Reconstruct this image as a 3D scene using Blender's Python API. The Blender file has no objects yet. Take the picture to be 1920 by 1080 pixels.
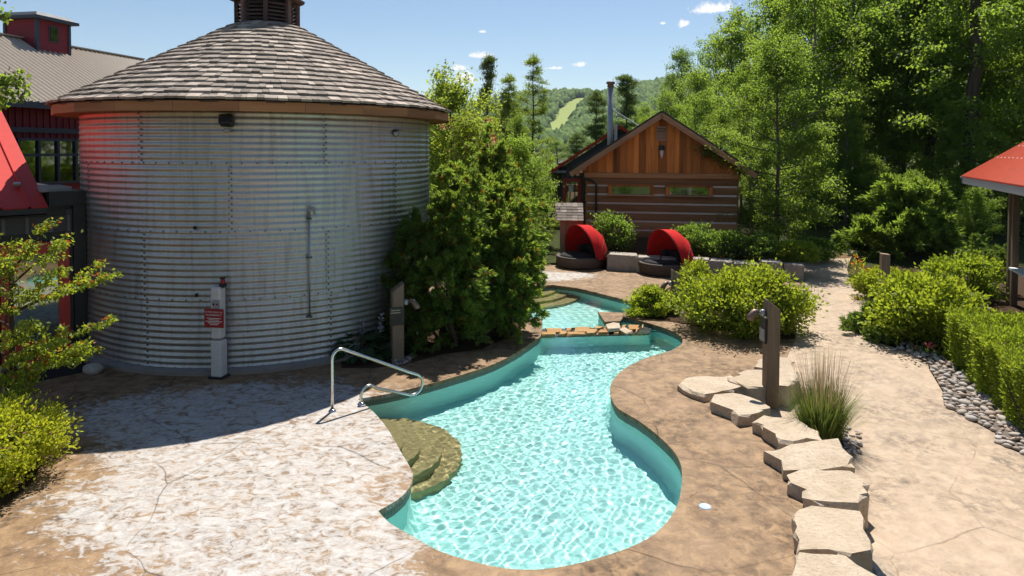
import bpy, bmesh, math, random
import numpy as np
from mathutils import Vector, Matrix, geometry

# ------------------------------------------------------------------ camera, sky, sun, exposure
scene = bpy.context.scene
COL = scene.collection
F, Y0, P, RO, CZ = 1274.0, 319.7, 0.032, 0.004, 4.0      # focal px, principal row, pitch, roll, eye height
cam_d = bpy.data.cameras.new('camera'); cam = bpy.data.objects.new('camera', cam_d); COL.objects.link(cam)
cam_d.sensor_width = 36; cam_d.lens = 36 * F / 1920; cam_d.shift_y = -(540 - Y0) / 1920
cam_d.clip_start = 0.1; cam_d.clip_end = 12000
cam.location = (0, 0, CZ)
cam.rotation_euler = (Matrix.Rotation(math.pi / 2 - P, 4, 'X') @ Matrix.Rotation(RO, 4, 'Z')).to_euler()
scene.camera = cam
SUN_EL, SUN_AZ = math.radians(60.5), math.radians(12.5)      # azimuth clockwise from +Y
world = bpy.data.worlds.new('World'); scene.world = world; world.use_nodes = True
sun_d = bpy.data.lights.new('sun', 'SUN'); sun = bpy.data.objects.new('sun', sun_d); COL.objects.link(sun)
sun_d.energy = 4.8; sun_d.angle = math.radians(0.53); sun_d.color = (1.0, 0.95, 0.87)
SUNV = Vector((math.cos(SUN_EL) * math.sin(SUN_AZ), math.cos(SUN_EL) * math.cos(SUN_AZ), math.sin(SUN_EL)))
sun.rotation_euler = SUNV.to_track_quat('Z', 'Y').to_euler(); sun.location = SUNV * 60
scene.view_settings.view_transform = 'Standard'; scene.view_settings.look = 'None'
scene.view_settings.exposure = 0.52; scene.view_settings.gamma = 1.0
scene.view_settings.use_curve_mapping = False
scene.render.engine = 'CYCLES'
scene.cycles.max_bounces = 9; scene.cycles.diffuse_bounces = 5; scene.cycles.glossy_bounces = 4
scene.cycles.transmission_bounces = 6; scene.cycles.transparent_max_bounces = 8; scene.cycles.volume_bounces = 0
scene.cycles.use_denoising = True; scene.cycles.sample_clamp_indirect = 6
scene.cycles.caustics_reflective = False; scene.cycles.caustics_refractive = True

rnd = random.Random(7)
cp_, sp_, cr_, sr_ = math.cos(P), math.sin(P), math.cos(RO), math.sin(RO)
def ray(u, v):
    a = (u - 960) / F; b = (v - Y0) / F
    a, b = a * cr_ + b * sr_, -a * sr_ + b * cr_
    return (a, cp_ - b * sp_, -sp_ - b * cp_)
def g(u, v, z=0.0):                       # where the photo ray meets a level
    d = ray(u, v); t = (z - CZ) / d[2]; return Vector((d[0] * t, d[1] * t, z))
def aty(u, v, Y):                         # where the photo ray meets a depth
    d = ray(u, v); t = Y / d[1]; return Vector((d[0] * t, Y, CZ + d[2] * t))
def proj(x, y, z):
    dz = z - CZ; f = y * cp_ - dz * sp_; up = y * sp_ + dz * cp_
    a = x / f * F; b = -up / f * F
    return (960 + a * cr_ - b * sr_, Y0 + b * cr_ + a * sr_)
def smooth(a, b, x):
    t = min(1, max(0, (x - a) / (b - a))); return t * t * (3 - 2 * t)

# ------------------------------------------------------------------ node helpers
class NT:
    def __init__(s, name, world=None):
        if world: s.t = world.node_tree; s.m = None
        else:
            s.m = bpy.data.materials.new(name); s.m.use_nodes = True; s.t = s.m.node_tree
        s.t.nodes.clear()
    def n(s, typ, **kw):
        nd = s.t.nodes.new(typ)
        for k, v in kw.items():
            if k.startswith('i_'): 
                key = k[2:].replace('_', ' ')
                s.put(nd.inputs[int(key)] if key.isdigit() else nd.inputs[key], v)
            else: setattr(nd, k, v)
        return nd
    def put(s, inp, v):
        if isinstance(v, bpy.types.NodeSocket): s.t.links.new(v, inp)
        elif isinstance(v, bpy.types.Node): s.t.links.new(v.outputs[0], inp)
        else:
            if isinstance(v, (tuple, list)) and len(v) == 3 and len(inp.default_value) == 4: v = (*v, 1)
            inp.default_value = v
    def obj(s): return s.n('ShaderNodeTexCoord').outputs['Object']
    def pos(s): return s.n('ShaderNodeNewGeometry').outputs['Position']
    def mapping(s, vec, scale=(1, 1, 1), rot=(0, 0, 0), loc=(0, 0, 0)):
        return s.n('ShaderNodeMapping', i_Vector=vec, i_Scale=scale, i_Rotation=rot, i_Location=loc).outputs[0]
    def noise(s, vec, scale=5, detail=4, rough=.55, dist=0.0, color=False):
        nd = s.n('ShaderNodeTexNoise', i_Vector=vec, i_Scale=scale, i_Detail=detail, i_Roughness=rough, i_Distortion=dist)
        return nd.outputs['Color' if color else 'Fac']
    def vor(s, vec, scale=5, feature='F1', out='Distance', rand=1.0):
        nd = s.n('ShaderNodeTexVoronoi', feature=feature, i_Vector=vec, i_Scale=scale, i_Randomness=rand)
        return nd.outputs[out]
    def ramp(s, fac, stops, interp='LINEAR'):
        nd = s.n('ShaderNodeValToRGB', i_Fac=fac); r = nd.color_ramp; r.interpolation = interp
        while len(r.elements) < len(stops): r.elements.new(.5)
        for e, (p, c) in zip(r.elements, stops):
            e.position = p; e.color = (*c, 1) if isinstance(c, (tuple, list)) else (c, c, c, 1)
        return nd.outputs[0]
    def mix(s, fac, a, b, mode='MIX'):
        nd = s.n('ShaderNodeMix', data_type='RGBA', blend_type=mode)
        s.put(nd.inputs[0], fac); s.put(nd.inputs[6], a); s.put(nd.inputs[7], b); return nd.outputs[2]
    def math(s, op, a, b=0.0, c=None, clamp=False):
        nd = s.n('ShaderNodeMath', operation=op, use_clamp=clamp); s.put(nd.inputs[0], a); s.put(nd.inputs[1], b)
        if c is not None: s.put(nd.inputs[2], c)
        return nd.outputs[0]
    def vmath(s, op, a, b=(0, 0, 0)):
        nd = s.n('ShaderNodeVectorMath', operation=op); s.put(nd.inputs[0], a); s.put(nd.inputs[1], b)
        return nd.outputs['Value' if op in ('LENGTH', 'DOT_PRODUCT', 'DISTANCE') else 0]
    def rand(s):
        o = s.n('ShaderNodeObjectInfo').outputs['Random']; a = s.n('ShaderNodeAttribute', attribute_name='tint').outputs['Fac']
        return s.math('FRACT', s.math('ADD', o, a))
    def bump(s, h, strength=.3, dist=.02):
        return s.n('ShaderNodeBump', i_Height=h, i_Strength=strength, i_Distance=dist).outputs[0]
    def bsdf(s, color, rough=.6, metal=0.0, normal=None, spec=.5, **kw):
        nd = s.n('ShaderNodeBsdfPrincipled'); s.put(nd.inputs['Base Color'], color); s.put(nd.inputs['Roughness'], rough)
        s.put(nd.inputs['Metallic'], metal); nd.inputs['Specular IOR Level'].default_value = spec
        if normal is not None: s.put(nd.inputs['Normal'], normal)
        return nd.outputs[0]
    def out(s, sh, vol=None):
        o = s.n('ShaderNodeOutputMaterial'); 
        if sh is not None: s.put(o.inputs['Surface'], sh)
        if vol is not None: s.put(o.inputs['Volume'], vol)
        return s.m

# sky: clear summer blue, a few small fair-weather clouds
w = NT('', world)
sky = w.n('ShaderNodeTexSky', sky_type='NISHITA', sun_disc=False, sun_elevation=SUN_EL, sun_rotation=SUN_AZ,
          altitude=250, air_density=1.0, dust_density=0.15, ozone_density=1.3)
dirv = w.vmath('NORMALIZE', w.n('ShaderNodeTexCoord').outputs['Generated'])
CLOUDS = [(905, 105, 30, 11), (860, 128, 20, 9), (1088, 122, 20, 8), (1338, 18, 44, 17), (1284, 46, 14, 11), (1243, 44, 10, 5), (1040, 128, 22, 5), (905, 60, 9, 4), (870, 150, 30, 20),
          (2350, 40, 60, 20), (2700, -300, 70, 26), (-700, 60, 55, 18), (-300, -420, 60, 22), (700, -500, 70, 24)]
nz = w.noise(dirv, 60, 5, .6); nz2 = w.noise(dirv, 190, 4, .6)
acc = None
for (u, v, ru, rv) in CLOUDS:
    c = Vector(ray(u, v)).normalized(); rx = c.cross(Vector((0, 0, 1))).normalized(); uy = rx.cross(c)
    dx = w.math('DIVIDE', w.vmath('DOT_PRODUCT', dirv, tuple(rx)), ru / F)
    dy = w.math('DIVIDE', w.math('SUBTRACT', w.vmath('DOT_PRODUCT', dirv, tuple(uy)), 0), rv / F)
    dy = w.math('ADD', dy, w.math('MULTIPLY', w.math('LESS_THAN', dy, 0), dy))      # flat underside
    front = w.math('GREATER_THAN', w.vmath('DOT_PRODUCT', dirv, tuple(c)), 0)
    d = w.math('SUBTRACT', 1.0, w.math('SQRT', w.math('ADD', w.math('MULTIPLY', dx, dx), w.math('MULTIPLY', dy, dy))))
    d = w.math('MULTIPLY', w.math('MAXIMUM', d, -1.0), front)
    d = w.math('ADD', d, w.math('MULTIPLY', w.math('SUBTRACT', front, 1.0), 1.0))
    acc = d if acc is None else w.math('MAXIMUM', acc, d)
dens = w.math('ADD', acc, w.math('ADD', w.math('MULTIPLY', w.math('SUBTRACT', nz, .5), 1.7), w.math('MULTIPLY', w.math('SUBTRACT', nz2, .5), 1.1)))
cm = w.ramp(dens, [(.12, 0.0), (.62, 1.0)])
skyc = w.mix(cm, sky.outputs[0], (9.2, 9.3, 9.4))
bg = w.n('ShaderNodeBackground', i_Color=skyc, i_Strength=0.077)
wo = w.n('ShaderNodeOutputWorld'); w.put(wo.inputs[0], bg)

# ------------------------------------------------------------------ mesh helpers
def link(name, me, mat=None, parent=None, smooth_=False, **tags):
    o = bpy.data.objects.new(name, me); COL.objects.link(o)
    if mat is not None:
        me.materials.clear()
        for m in (mat if isinstance(mat, (list, tuple)) else [mat]): me.materials.append(m)
    if smooth_: me.polygons.foreach_set('use_smooth', [True] * len(me.polygons))
    if parent is not None: o.parent = parent
    for k, v in tags.items(): o[k] = v
    return o
def empty(name, loc=(0, 0, 0), rz=0.0, **tags):
    o = bpy.data.objects.new(name, None); COL.objects.link(o); o.location = loc; o.rotation_euler = (0, 0, rz)
    o.empty_display_size = .1
    for k, v in tags.items(): o[k] = v
    return o
class MB:
    def __init__(s): s.v = []; s.f = []
    def add(s, vs, fs):
        k = len(s.v); s.v += [tuple(x) for x in vs]; s.f += [tuple(i + k for i in f) for f in fs]; return s
    def box(s, c, d, rot=None, taper=1.0):
        hx, hy, hz = d[0] / 2, d[1] / 2, d[2] / 2
        vs = [Vector((x * hx * (taper if z > 0 else 1), y * hy * (taper if z > 0 else 1), z * hz)) for z in (-1, 1) for x, y in ((-1, -1), (1, -1), (1, 1), (-1, 1))]
        if rot is not None: vs = [rot @ x for x in vs]
        return s.add([x + Vector(c) for x in vs], [(3, 2, 1, 0), (4, 5, 6, 7), (0, 1, 5, 4), (1, 2, 6, 5), (2, 3, 7, 6), (3, 0, 4, 7)])
    def prism(s, poly, z0, z1):
        n = len(poly); vs = [(p[0], p[1], z0) for p in poly] + [(p[0], p[1], z1) for p in poly]
        return s.add(vs, [tuple(range(n - 1, -1, -1)), tuple(range(n, 2 * n))] + [(i, (i + 1) % n, n + (i + 1) % n, n + i) for i in range(n)])
    def tube(s, pts, r, n=8, cap=True):
        pts = [Vector(p) for p in pts]; rs = r if isinstance(r, (list, tuple)) else [r] * len(pts)
        k = len(s.v); up = None
        for i, p in enumerate(pts):
            t = (pts[min(i + 1, len(pts) - 1)] - pts[max(i - 1, 0)]).normalized()
            if up is None: up = t.orthogonal().normalized()
            up = (up - t * up.dot(t)); up = up.normalized() if up.length > 1e-6 else t.orthogonal().normalized()
            b = t.cross(up)
            for j in range(n):
                a = 2 * math.pi * j / n; s.v.append(tuple(p + (up * math.cos(a) + b * math.sin(a)) * rs[i]))
        m = len(pts)
        for i in range(m - 1):
            for j in range(n):
                s.f.append((k + i * n + j, k + i * n + (j + 1) % n, k + (i + 1) * n + (j + 1) % n, k + (i + 1) * n + j))
        if cap:
            s.f.append(tuple(k + j for j in range(n - 1, -1, -1))); s.f.append(tuple(k + (m - 1) * n + j for j in range(n)))
        return s
    def lathe(s, prof, n=24, c=(0, 0, 0), a0=0.0, a1=2 * math.pi, cap=False):
        k = len(s.v); full = abs(a1 - a0 - 2 * math.pi) < 1e-6; m = n if full else n + 1
        for (r, z) in prof:
            for j in range(m):
                a = a0 + (a1 - a0) * j / n; s.v.append((c[0] + r * math.cos(a), c[1] + r * math.sin(a), c[2] + z))
        for i in range(len(prof) - 1):
            for j in range(n):
                j2 = (j + 1) % m; s.f.append((k + i * m + j, k + i * m + j2, k + (i + 1) * m + j2, k + (i + 1) * m + j))
        if cap: s.f.append(tuple(k + j for j in range(m - 1, -1, -1))); s.f.append(tuple(k + (len(prof) - 1) * m + j for j in range(m)))
        return s
    def mesh(s, name='mesh'):
        me = bpy.data.meshes.new(name); me.from_pydata(s.v, [], s.f); me.update(); return me
    def build(s, name, mat, parent=None, smooth_=False, bevel=0.0, **tags):
        me = s.mesh(name)
        if bevel:
            bm = bmesh.new(); bm.from_mesh(me)
            bmesh.ops.bevel(bm, geom=bm.edges[:], offset=bevel, segments=1, affect='EDGES', profile=.5); bm.to_mesh(me); bm.free()
        return link(name, me, mat, parent, smooth_, **tags)
def box(name, c, d, mat, parent=None, rot=None, bevel=0.0, **tags): return MB().box(c, d, rot).build(name, mat, parent, bevel=bevel, **tags)
def RX(a): return Matrix.Rotation(a, 3, 'X')
def RY(a): return Matrix.Rotation(a, 3, 'Y')
def RZ(a): return Matrix.Rotation(a, 3, 'Z')
def catmull(pts, step, closed=False):
    pts = [Vector((p[0], p[1])) for p in pts]; n = len(pts); out = []
    for i in range(n if closed else n - 1):
        p1, p2 = pts[i], pts[(i + 1) % n]
        p0 = pts[i - 1] if (i > 0 or closed) else p1 * 2 - p2
        p3 = pts[(i + 2) % n] if (i + 2 < n or closed) else p2 * 2 - p1
        m = max(2, int((p2 - p1).length / step))
        for j in range(m):
            t = j / m
            out.append(.5 * ((2 * p1) + (p2 - p0) * t + (2 * p0 - 5 * p1 + 4 * p2 - p3) * t * t + (3 * p1 - p0 - 3 * p2 + p3) * t ** 3))
    if not closed: out.append(pts[-1])
    return out
def inside(poly, x, y):
    c = False; j = len(poly) - 1
    for i in range(len(poly)):
        xi, yi = poly[i][0], poly[i][1]; xj, yj = poly[j][0], poly[j][1]
        if (yi > y) != (yj > y) and x < (xj - xi) * (y - yi) / (yj - yi) + xi: c = not c
        j = i
    return c
def sheet(name, outer, holes, zf, mat, grid=0.0, skirt=0.0, **tags):
    loops = [outer] + holes; vs = []; es = []
    for L in loops:
        k = len(vs); n = len(L); vs += [Vector((p[0], p[1])) for p in L]; es += [(k + i, k + (i + 1) % n) for i in range(n)]
    if grid:
        xs = [p[0] for p in outer]; ys = [p[1] for p in outer]
        x = min(xs) + grid / 2
        while x < max(xs):
            y = min(ys) + grid / 2
            while y < max(ys):
                if inside(outer, x, y) and not any(inside(h, x, y) for h in holes): vs.append(Vector((x, y)))
                y += grid
            x += grid
    V, E_, Fc, *_ = geometry.delaunay_2d_cdt(vs, es, [], 0, 1e-5)
    keep = []
    for f in Fc:
        cx = sum(V[i][0] for i in f) / len(f); cy = sum(V[i][1] for i in f) / len(f)
        if inside(outer, cx, cy) and not any(inside(h, cx, cy) for h in holes): keep.append(tuple(f))
    mb = MB(); mb.add([(p[0], p[1], zf(p[0], p[1])) for p in V], keep)
    if skirt:
        for L in [outer]:
            n = len(L); top = [(p[0], p[1], zf(p[0], p[1])) for p in L]; bot = [(p[0], p[1], zf(p[0], p[1]) - skirt) for p in L]
            mb.add(top + bot, [(i, n + i, n + (i + 1) % n, (i + 1) % n) for i in range(n)])
    me = mb.mesh(name); bm = bmesh.new(); bm.from_mesh(me); bmesh.ops.remove_doubles(bm, verts=bm.verts, dist=1e-4)
    for f in bm.faces:
        if f.normal.z < -.5: f.normal_flip()
    loose = [v for v in bm.verts if not v.link_faces]; bmesh.ops.delete(bm, geom=loose, context='VERTS')
    bm.to_mesh(me); bm.free()
    return link(name, me, mat, **tags)
def copy_tree(o, parent=None):
    c = o.copy(); COL.objects.link(c); c.parent = parent
    for ch in list(o.children): copy_tree(ch, c)
    return c
# ------------------------------------------------------------------ surface materials
def mat_concrete(name, light, mid, dark, white=(), line=.8):
    n = NT(name); p = n.obj()
    big = n.noise(p, .9, 5, .62, .3); mid_n = n.noise(p, 4.5, 6, .68, .4); fine = n.noise(p, 38, 3, .6)
    c = n.mix(n.ramp(mid_n, [(.36, 0.0), (.62, 1.0)]), mid, light)
    blot = n.math('MULTIPLY', n.ramp(big, [(.36, 0.0), (.62, 1.0)]), n.ramp(n.noise(n.mapping(p, loc=(7, 3, 0)), 7, 6, .72, .6), [(.42, 0.0), (.62, 1.0)]))
    c = n.mix(n.math('MULTIPLY', blot, .85), c, dark)
    wp = n.vmath('ADD', p, n.vmath('MULTIPLY', n.vmath('SUBTRACT', n.noise(p, .8, 3, .5, 0, True), (.5, .5, .5)), (.42, .42, 0)))
    ed = n.vor(wp, .42, 'DISTANCE_TO_EDGE')
    ln = n.ramp(ed, [(.0, 1.0), (.0048, 0.0)])
    ln = n.math('MULTIPLY', ln, n.ramp(n.noise(p, 1.3, 2), [(.38, .12), (.6, .75)]))
    crk = n.ramp(n.vor(n.vmath('ADD', p, n.vmath('MULTIPLY', n.noise(p, 3, 4, .6, 0, True), (.3, .3, .3))), .9, 'DISTANCE_TO_EDGE'), [(0.0, 1.0), (.0045, 0.0)])
    crk = n.math('MULTIPLY', crk, n.ramp(n.noise(n.mapping(p, loc=(3, 9, 0)), 1.1, 2), [(.56, 0.0), (.66, .5)]))
    lines = n.math('MAXIMUM', ln, crk)
    wmask = None
    for (cx, cy, rx, ry, rot) in white:
        q = n.mapping(n.vmath('SUBTRACT', p, (cx, cy, 0)), rot=(0, 0, rot)); q = n.vmath('DIVIDE', q, (rx, ry, 1))
        m = n.math('SUBTRACT', 1.0, n.vmath('LENGTH', q)); wmask = m if wmask is None else n.math('MAXIMUM', wmask, m)
    if wmask is not None:
        wmask = n.math('ADD', n.math('MAXIMUM', n.math('MULTIPLY', n.math('SUBTRACT', wmask, .06), 1.6), -.6), n.math('MULTIPLY', n.math('SUBTRACT', big, .5), 1.5))
        wmask = n.math('MINIMUM', wmask, .42)
        q = n.mapping(p, scale=(1.0, 1.35, 1), rot=(0, 0, .3))
        swirl = n.noise(q, 5.8, 5, .62, 1.25)
        swirl = n.math('ADD', n.math('MULTIPLY', n.math('SUBTRACT', swirl, .5), 1.9), n.math('MULTIPLY', n.math('SUBTRACT', n.noise(q, 24, 3, .6), .5), .5))
        wv = n.ramp(n.math('ADD', wmask, swirl), [(.16, 0.0), (.36, .58), (.70, 1.0)])
        c = n.mix(n.math('MULTIPLY', n.ramp(wmask, [(.1, 0.0), (.42, .14)]), 1.0), c, (.40, .37, .34)); c = n.mix(n.math('MULTIPLY', wv, .93), c, (.56, .545, .52))
    c = n.mix(n.math('MULTIPLY', lines, line), c, tuple(x * .3 for x in dark))
    c = n.mix(n.math('MULTIPLY', n.math('SUBTRACT', fine, .35), .5), c, tuple(x * .55 for x in mid))
    h = n.math('SUBTRACT', n.math('ADD', n.math('MULTIPLY', mid_n, .5), n.math('MULTIPLY', fine, .12)), n.math('MULTIPLY', lines, .7))
    return n.out(n.bsdf(c, n.ramp(big, [(.3, .55), (.7, .8)]), normal=n.bump(h, .55, .03), spec=.35))
M_DECK = mat_concrete('stamped_concrete', (.365, .23, .118), (.205, .12, .058), (.036, .022, .012),
                      white=[(-4.6, 10.2, 2.3, 1.5, -.2), (-3.2, 8.7, 2.6, 3.6, -.25), (-1.9, 6.6, 1.3, 1.3, 0), (.6, 21.3, 2.4, 1.1, 0)])
M_PATH = mat_concrete('pale_stamped_concrete', (.52, .395, .275), (.43, .31, .205), (.13, .10, .078), line=.38)
def mat_soil(name, a, b, scale=14):
    n = NT(name); p = n.obj(); f = n.noise(p, scale, 6, .75); f2 = n.noise(p, scale * 4, 3, .6)
    c = n.mix(f, a, b); c = n.mix(n.math('MULTIPLY', f2, .5), c, tuple(x * .4 for x in a))
    return n.out(n.bsdf(c, .95, normal=n.bump(f2, 1.0, .04), spec=.1))
M_MULCH = mat_soil('mulch', (.07, .043, .026), (.15, .09, .05), 20)
M_TRAIL = mat_soil('leaf_litter', (.22, .13, .07), (.36, .23, .13), 9)
def mat_ground():
    n = NT('forest_floor'); p = n.obj(); f = n.noise(p, .35, 5, .6); f2 = n.noise(p, 9, 5, .7)
    c = n.mix(n.ramp(f, [(.35, 0.0), (.6, 1.0)]), (.045, .06, .018), (.075, .10, .025)); c = n.mix(n.math('MULTIPLY', f2, .7), c, (.04, .03, .018))
    return n.out(n.bsdf(c, .95, normal=n.bump(f2, 1, .08), spec=.1))
M_GROUND = mat_ground()
def mat_stone(name, a, b, dark, sc=3.0):
    n = NT(name); p = n.obj(); r = n.rand()
    q = n.vmath('ADD', p, n.n('ShaderNodeCombineXYZ', i_X=n.math('MULTIPLY', r, 40.0), i_Y=0.0, i_Z=0.0).outputs[0])
    f = n.noise(q, sc, 6, .65, .3); f2 = n.noise(q, sc * 9, 4, .7)
    c = n.mix(n.ramp(f, [(.32, 0.0), (.66, 1.0)]), b, a)
    c = n.mix(n.math('MULTIPLY', n.ramp(f2, [(.5, 0.0), (.72, 1.0)]), .55), c, dark)
    c = n.mix(n.math('MULTIPLY', r, .55), c, b)
    return n.out(n.bsdf(c, .9, normal=n.bump(n.math('ADD', f, n.math('MULTIPLY', f2, .8)), 1.0, .032), spec=.25))
M_LIME = mat_stone('limestone', (.63, .52, .395), (.45, .355, .25), (.22, .15, .09), 2.2)
M_ARMOUR = mat_stone('armour_stone', (.50, .45, .38), (.36, .31, .26), (.14, .12, .10), 2.0)
M_FLAG = mat_stone('flagstone', (.56, .36, .17), (.42, .22, .085), (.16, .09, .05), 4)
def mat_pebble():
    n = NT('river_stone'); r = n.rand(); p = n.obj(); f = n.noise(p, 14, 4, .6)
    c = n.ramp(r, [(0, (.42, .36, .31)), (.25, (.55, .49, .43)), (.45, (.36, .27, .21)), (.62, (.50, .38, .30)), (.8, (.62, .58, .53)), (1, (.30, .27, .25))])
    c = n.mix(n.math('MULTIPLY', f, .5), c, (.22, .18, .15))
    return n.out(n.bsdf(c, .75, normal=n.bump(f, .4, .01), spec=.3))
M_PEB = mat_pebble()
def mat_wood(name, a, b, axis='Z', rough=.8, sc=1.0, streak=.6, var=(.62, 1.25)):
    n = NT(name); p = n.obj(); r = n.rand()
    s = {'X': (1.2, 16, 16), 'Y': (16, 1.2, 16), 'Z': (16, 16, 1.2)}[axis]
    q = n.mapping(p, scale=tuple(x * sc for x in s)); q = n.vmath('ADD', q, n.n('ShaderNodeCombineXYZ', i_X=n.math('MULTIPLY', r, 31.0), i_Y=n.math('MULTIPLY', r, 17.0), i_Z=0.0).outputs[0])
    f = n.noise(q, 1.0, 6, .65, .5); bl = n.noise(q, .22, 3, .6)
    c = n.mix(n.ramp(f, [(.3, 0.0), (.68, 1.0)]), b, a); c = n.mix(n.math('MULTIPLY', n.ramp(bl, [(.45, 0.0), (.68, 1.0)]), streak), c, tuple(x * .35 for x in b))
    c = n.mix(1.0, c, n.ramp(r, [(0, var[0]), (.5, (1 + var[0]) / 2), (1, var[1])]), 'MULTIPLY')
    return n.out(n.bsdf(c, rough, normal=n.bump(f, .5, .008), spec=.3))
M_SHINGLE = mat_wood('weathered_cedar_shingle', (.52, .445, .375), (.30, .235, .185), 'X', .88, .9, .7, (.62, 1.2))
M_CEDAR = mat_wood('cedar_fascia', (.52, .25, .11), (.36, .16, .07), 'X', .7, .3, .8, (.88, 1.1))
M_CUPOLA = mat_wood('dark_cupola_wood', (.19, .12, .10), (.12, .075, .06), 'Z', .8)
M_GABLE = mat_wood('stained_gable_board', (.80, .29, .058), (.55, .175, .034), 'Z', .65, .5, .75, (.5, 1.3))
M_LOG = mat_wood('hewn_log', (.46, .24, .105), (.29, .145, .06), 'X', .8, .35, .6)
M_POST = mat_wood('weathered_post', (.37, .265, .18), (.24, .165, .11), 'Z', .85, .6, .4)
M_TRIM = mat_wood('rake_trim', (.58, .36, .21), (.46, .26, .14), 'X', .7, .4, .4)
M_BARK = mat_wood('bark', (.135, .10, .075), (.06, .045, .035), 'Z', .95, .35, .7)
M_BARKL = mat_wood('pale_bark', (.30, .26, .21), (.14, .115, .09), 'Z', .9, .5, .6)
def mat_plain(name, c, rough=.6, metal=0.0, var=.15, spec=.5, bumpy=.0, sc=6):
    n = NT(name); p = n.obj(); f = n.noise(p, sc, 5, .65)
    col = n.mix(n.math('MULTIPLY', f, 1.0), tuple(x * (1 - var) for x in c), tuple(min(1, x * (1 + var)) for x in c))
    return n.out(n.bsdf(col, n.ramp(f, [(.3, max(0, rough - .07)), (.7, min(1, rough + .07))]), metal, normal=n.bump(f, bumpy, .01) if bumpy else None, spec=spec))
M_REDROOF = mat_plain('red_painted_steel', (.52, .030, .018), .55, 0.0, .16, spec=.25)
M_REDROOF2 = mat_plain('faded_red_corrugated_steel', (.60, .085, .03), .6, 0.0, .22, spec=.2)
M_REDWALL = mat_plain('dark_red_board', (.20, .018, .028), .7, 0, .2)
M_GREYROOF = mat_plain('taupe_roof_steel', (.40, .335, .265), .5, 0.0, .1)
M_DARK = mat_plain('charcoal_paint', (.06, .057, .057), .6, 0, .25)
M_BLACK = mat_plain('black_paint', (.012, .012, .013), .5, 0, .2)
M_SLATE = mat_plain('slate_trim', (.045, .052, .07), .6)
M_GREYBOARD = mat_plain('grey_siding', (.16, .15, .15), .75, 0, .2)
M_GREYPALE = mat_plain('pale_grey_trim', (.30, .29, .29), .7, 0, .15)
M_REDDOOR = mat_plain('red_door_paint', (.52, .035, .028), .4, 0, .12)
M_STEEL = mat_plain('brushed_stainless', (.62, .60, .57), .22, 1.0, .05)
M_GALV = mat_plain('galvanised_pipe', (.36, .36, .36), .45, .8, .2)
M_BRASS = mat_plain('bronze_lamp', (.23, .15, .11), .45, .6, .2)
M_WHITEP = mat_plain('scuffed_white_paint', (.62, .57, .53), .7, 0, .25, bumpy=.3, sc=9)
M_SIGNRED = mat_plain('red_sign', (.32, .012, .016), .45, 0, .06)
M_SIGNDARK = mat_plain('dark_brown_sign', (.022, .013, .012), .5)
M_LETTER = mat_plain('pale_lettering', (.72, .66, .60), .6, 0, .02)
M_LETTERB = mat_plain('buff_lettering', (.42, .36, .25), .6, 0, .02)
M_CHINK = mat_plain('chinking_mortar', (.74, .70, .64), .9, 0, .15)
M_CANVAS = mat_plain('red_canvas', (.56, .012, .012), .9, 0, .10, spec=.2)
M_WICKER = mat_plain('brown_wicker', (.10, .073, .058), .7, 0, .3, bumpy=1.0, sc=60)
M_CUSHION = mat_plain('black_cushion', (.010, .010, .012), .9)
M_MAT = mat_plain('black_doormat', (.008, .008, .009), .95)
M_BLUEDISC = mat_plain('pale_blue_plastic', (.42, .55, .68), .35, 0, .1)
M_WHITE = mat_plain('white_plastic', (.78, .78, .78), .4, 0, .03)
def mat_glass(name, tint, rough=.03):
    n = NT(name)
    return n.out(n.bsdf(tint, rough, 0.0, spec=1.0, normal=n.bump(n.noise(n.obj(), 2.5, 2), .05, .02)))
M_GLASS = mat_glass('dark_window_glass', (.012, .016, .014))
def mat_mirror(): 
    n = NT('reflective_window_glass'); return n.out(n.bsdf((.34, .38, .34), .04, 1.0, normal=n.bump(n.noise(n.obj(), 1.5, 2), .08, .02)))
M_MIRROR = mat_mirror()
def mat_galv():
    n = NT('galvanised_corrugated_steel'); p = n.obj(); r = n.rand()
    q = n.vmath('ADD', p, n.n('ShaderNodeCombineXYZ', i_X=n.math('MULTIPLY', r, 9.0), i_Y=0.0, i_Z=0.0).outputs[0])
    f = n.noise(q, 1.3, 5, .6, .2); sp = n.vor(q, 34, 'F1', 'Color'); st = n.noise(n.mapping(q, scale=(7, 7, .5)), 1.5, 5, .6)
    c = n.mix(f, (.45, .435, .41), (.58, .56, .525)); c = n.mix(.10, c, sp, 'OVERLAY')
    stain = n.ramp(st, [(.50, 0.0), (.76, .65)]); c = n.mix(stain, c, (.27, .225, .19))
    c = n.mix(n.math('MULTIPLY', r, .16), c, (.36, .35, .34))
    return n.out(n.bsdf(c, n.math('ADD', .40, n.math('MULTIPLY', f, .16)), .93, normal=n.bump(n.noise(q, 2.2, 3, .5), .25, .05)))
M_SILO = mat_galv()
M_BOLT = mat_plain('dark_bolt', (.12, .11, .10), .6, .5)
def mat_plaster():
    n = NT('aqua_pool_plaster'); p = n.obj(); z = n.n('ShaderNodeSeparateXYZ', i_Vector=p).outputs[2]
    f = n.noise(p, 3, 4, .6)
    c = n.mix(f, (.43, .88, .81), (.53, .91, .85))
    br = n.n('ShaderNodeTexBrick', i_Color1=(.135, .165, .14), i_Color2=(.185, .21, .175), i_Mortar=(.07, .085, .075), i_Scale=1.0, i_Mortar_Size=.004, i_Brick_Width=.05, i_Row_Height=.05, offset=0.0)
    uvn = n.n('ShaderNodeUVMap').outputs[0]; n.put(br.inputs['Vector'], uvn)
    isT = n.math('GREATER_THAN', z, -.24)
    c = n.mix(isT, c, br.outputs[0])
    return n.out(n.bsdf(c, .6, spec=.3, normal=n.bump(f, .2, .01)))
M_PLASTER = mat_plaster()
M_STEP = mat_stone('tan_pool_step', (.60, .50, .25), (.44, .36, .17), (.22, .17, .08), 8)
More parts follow.
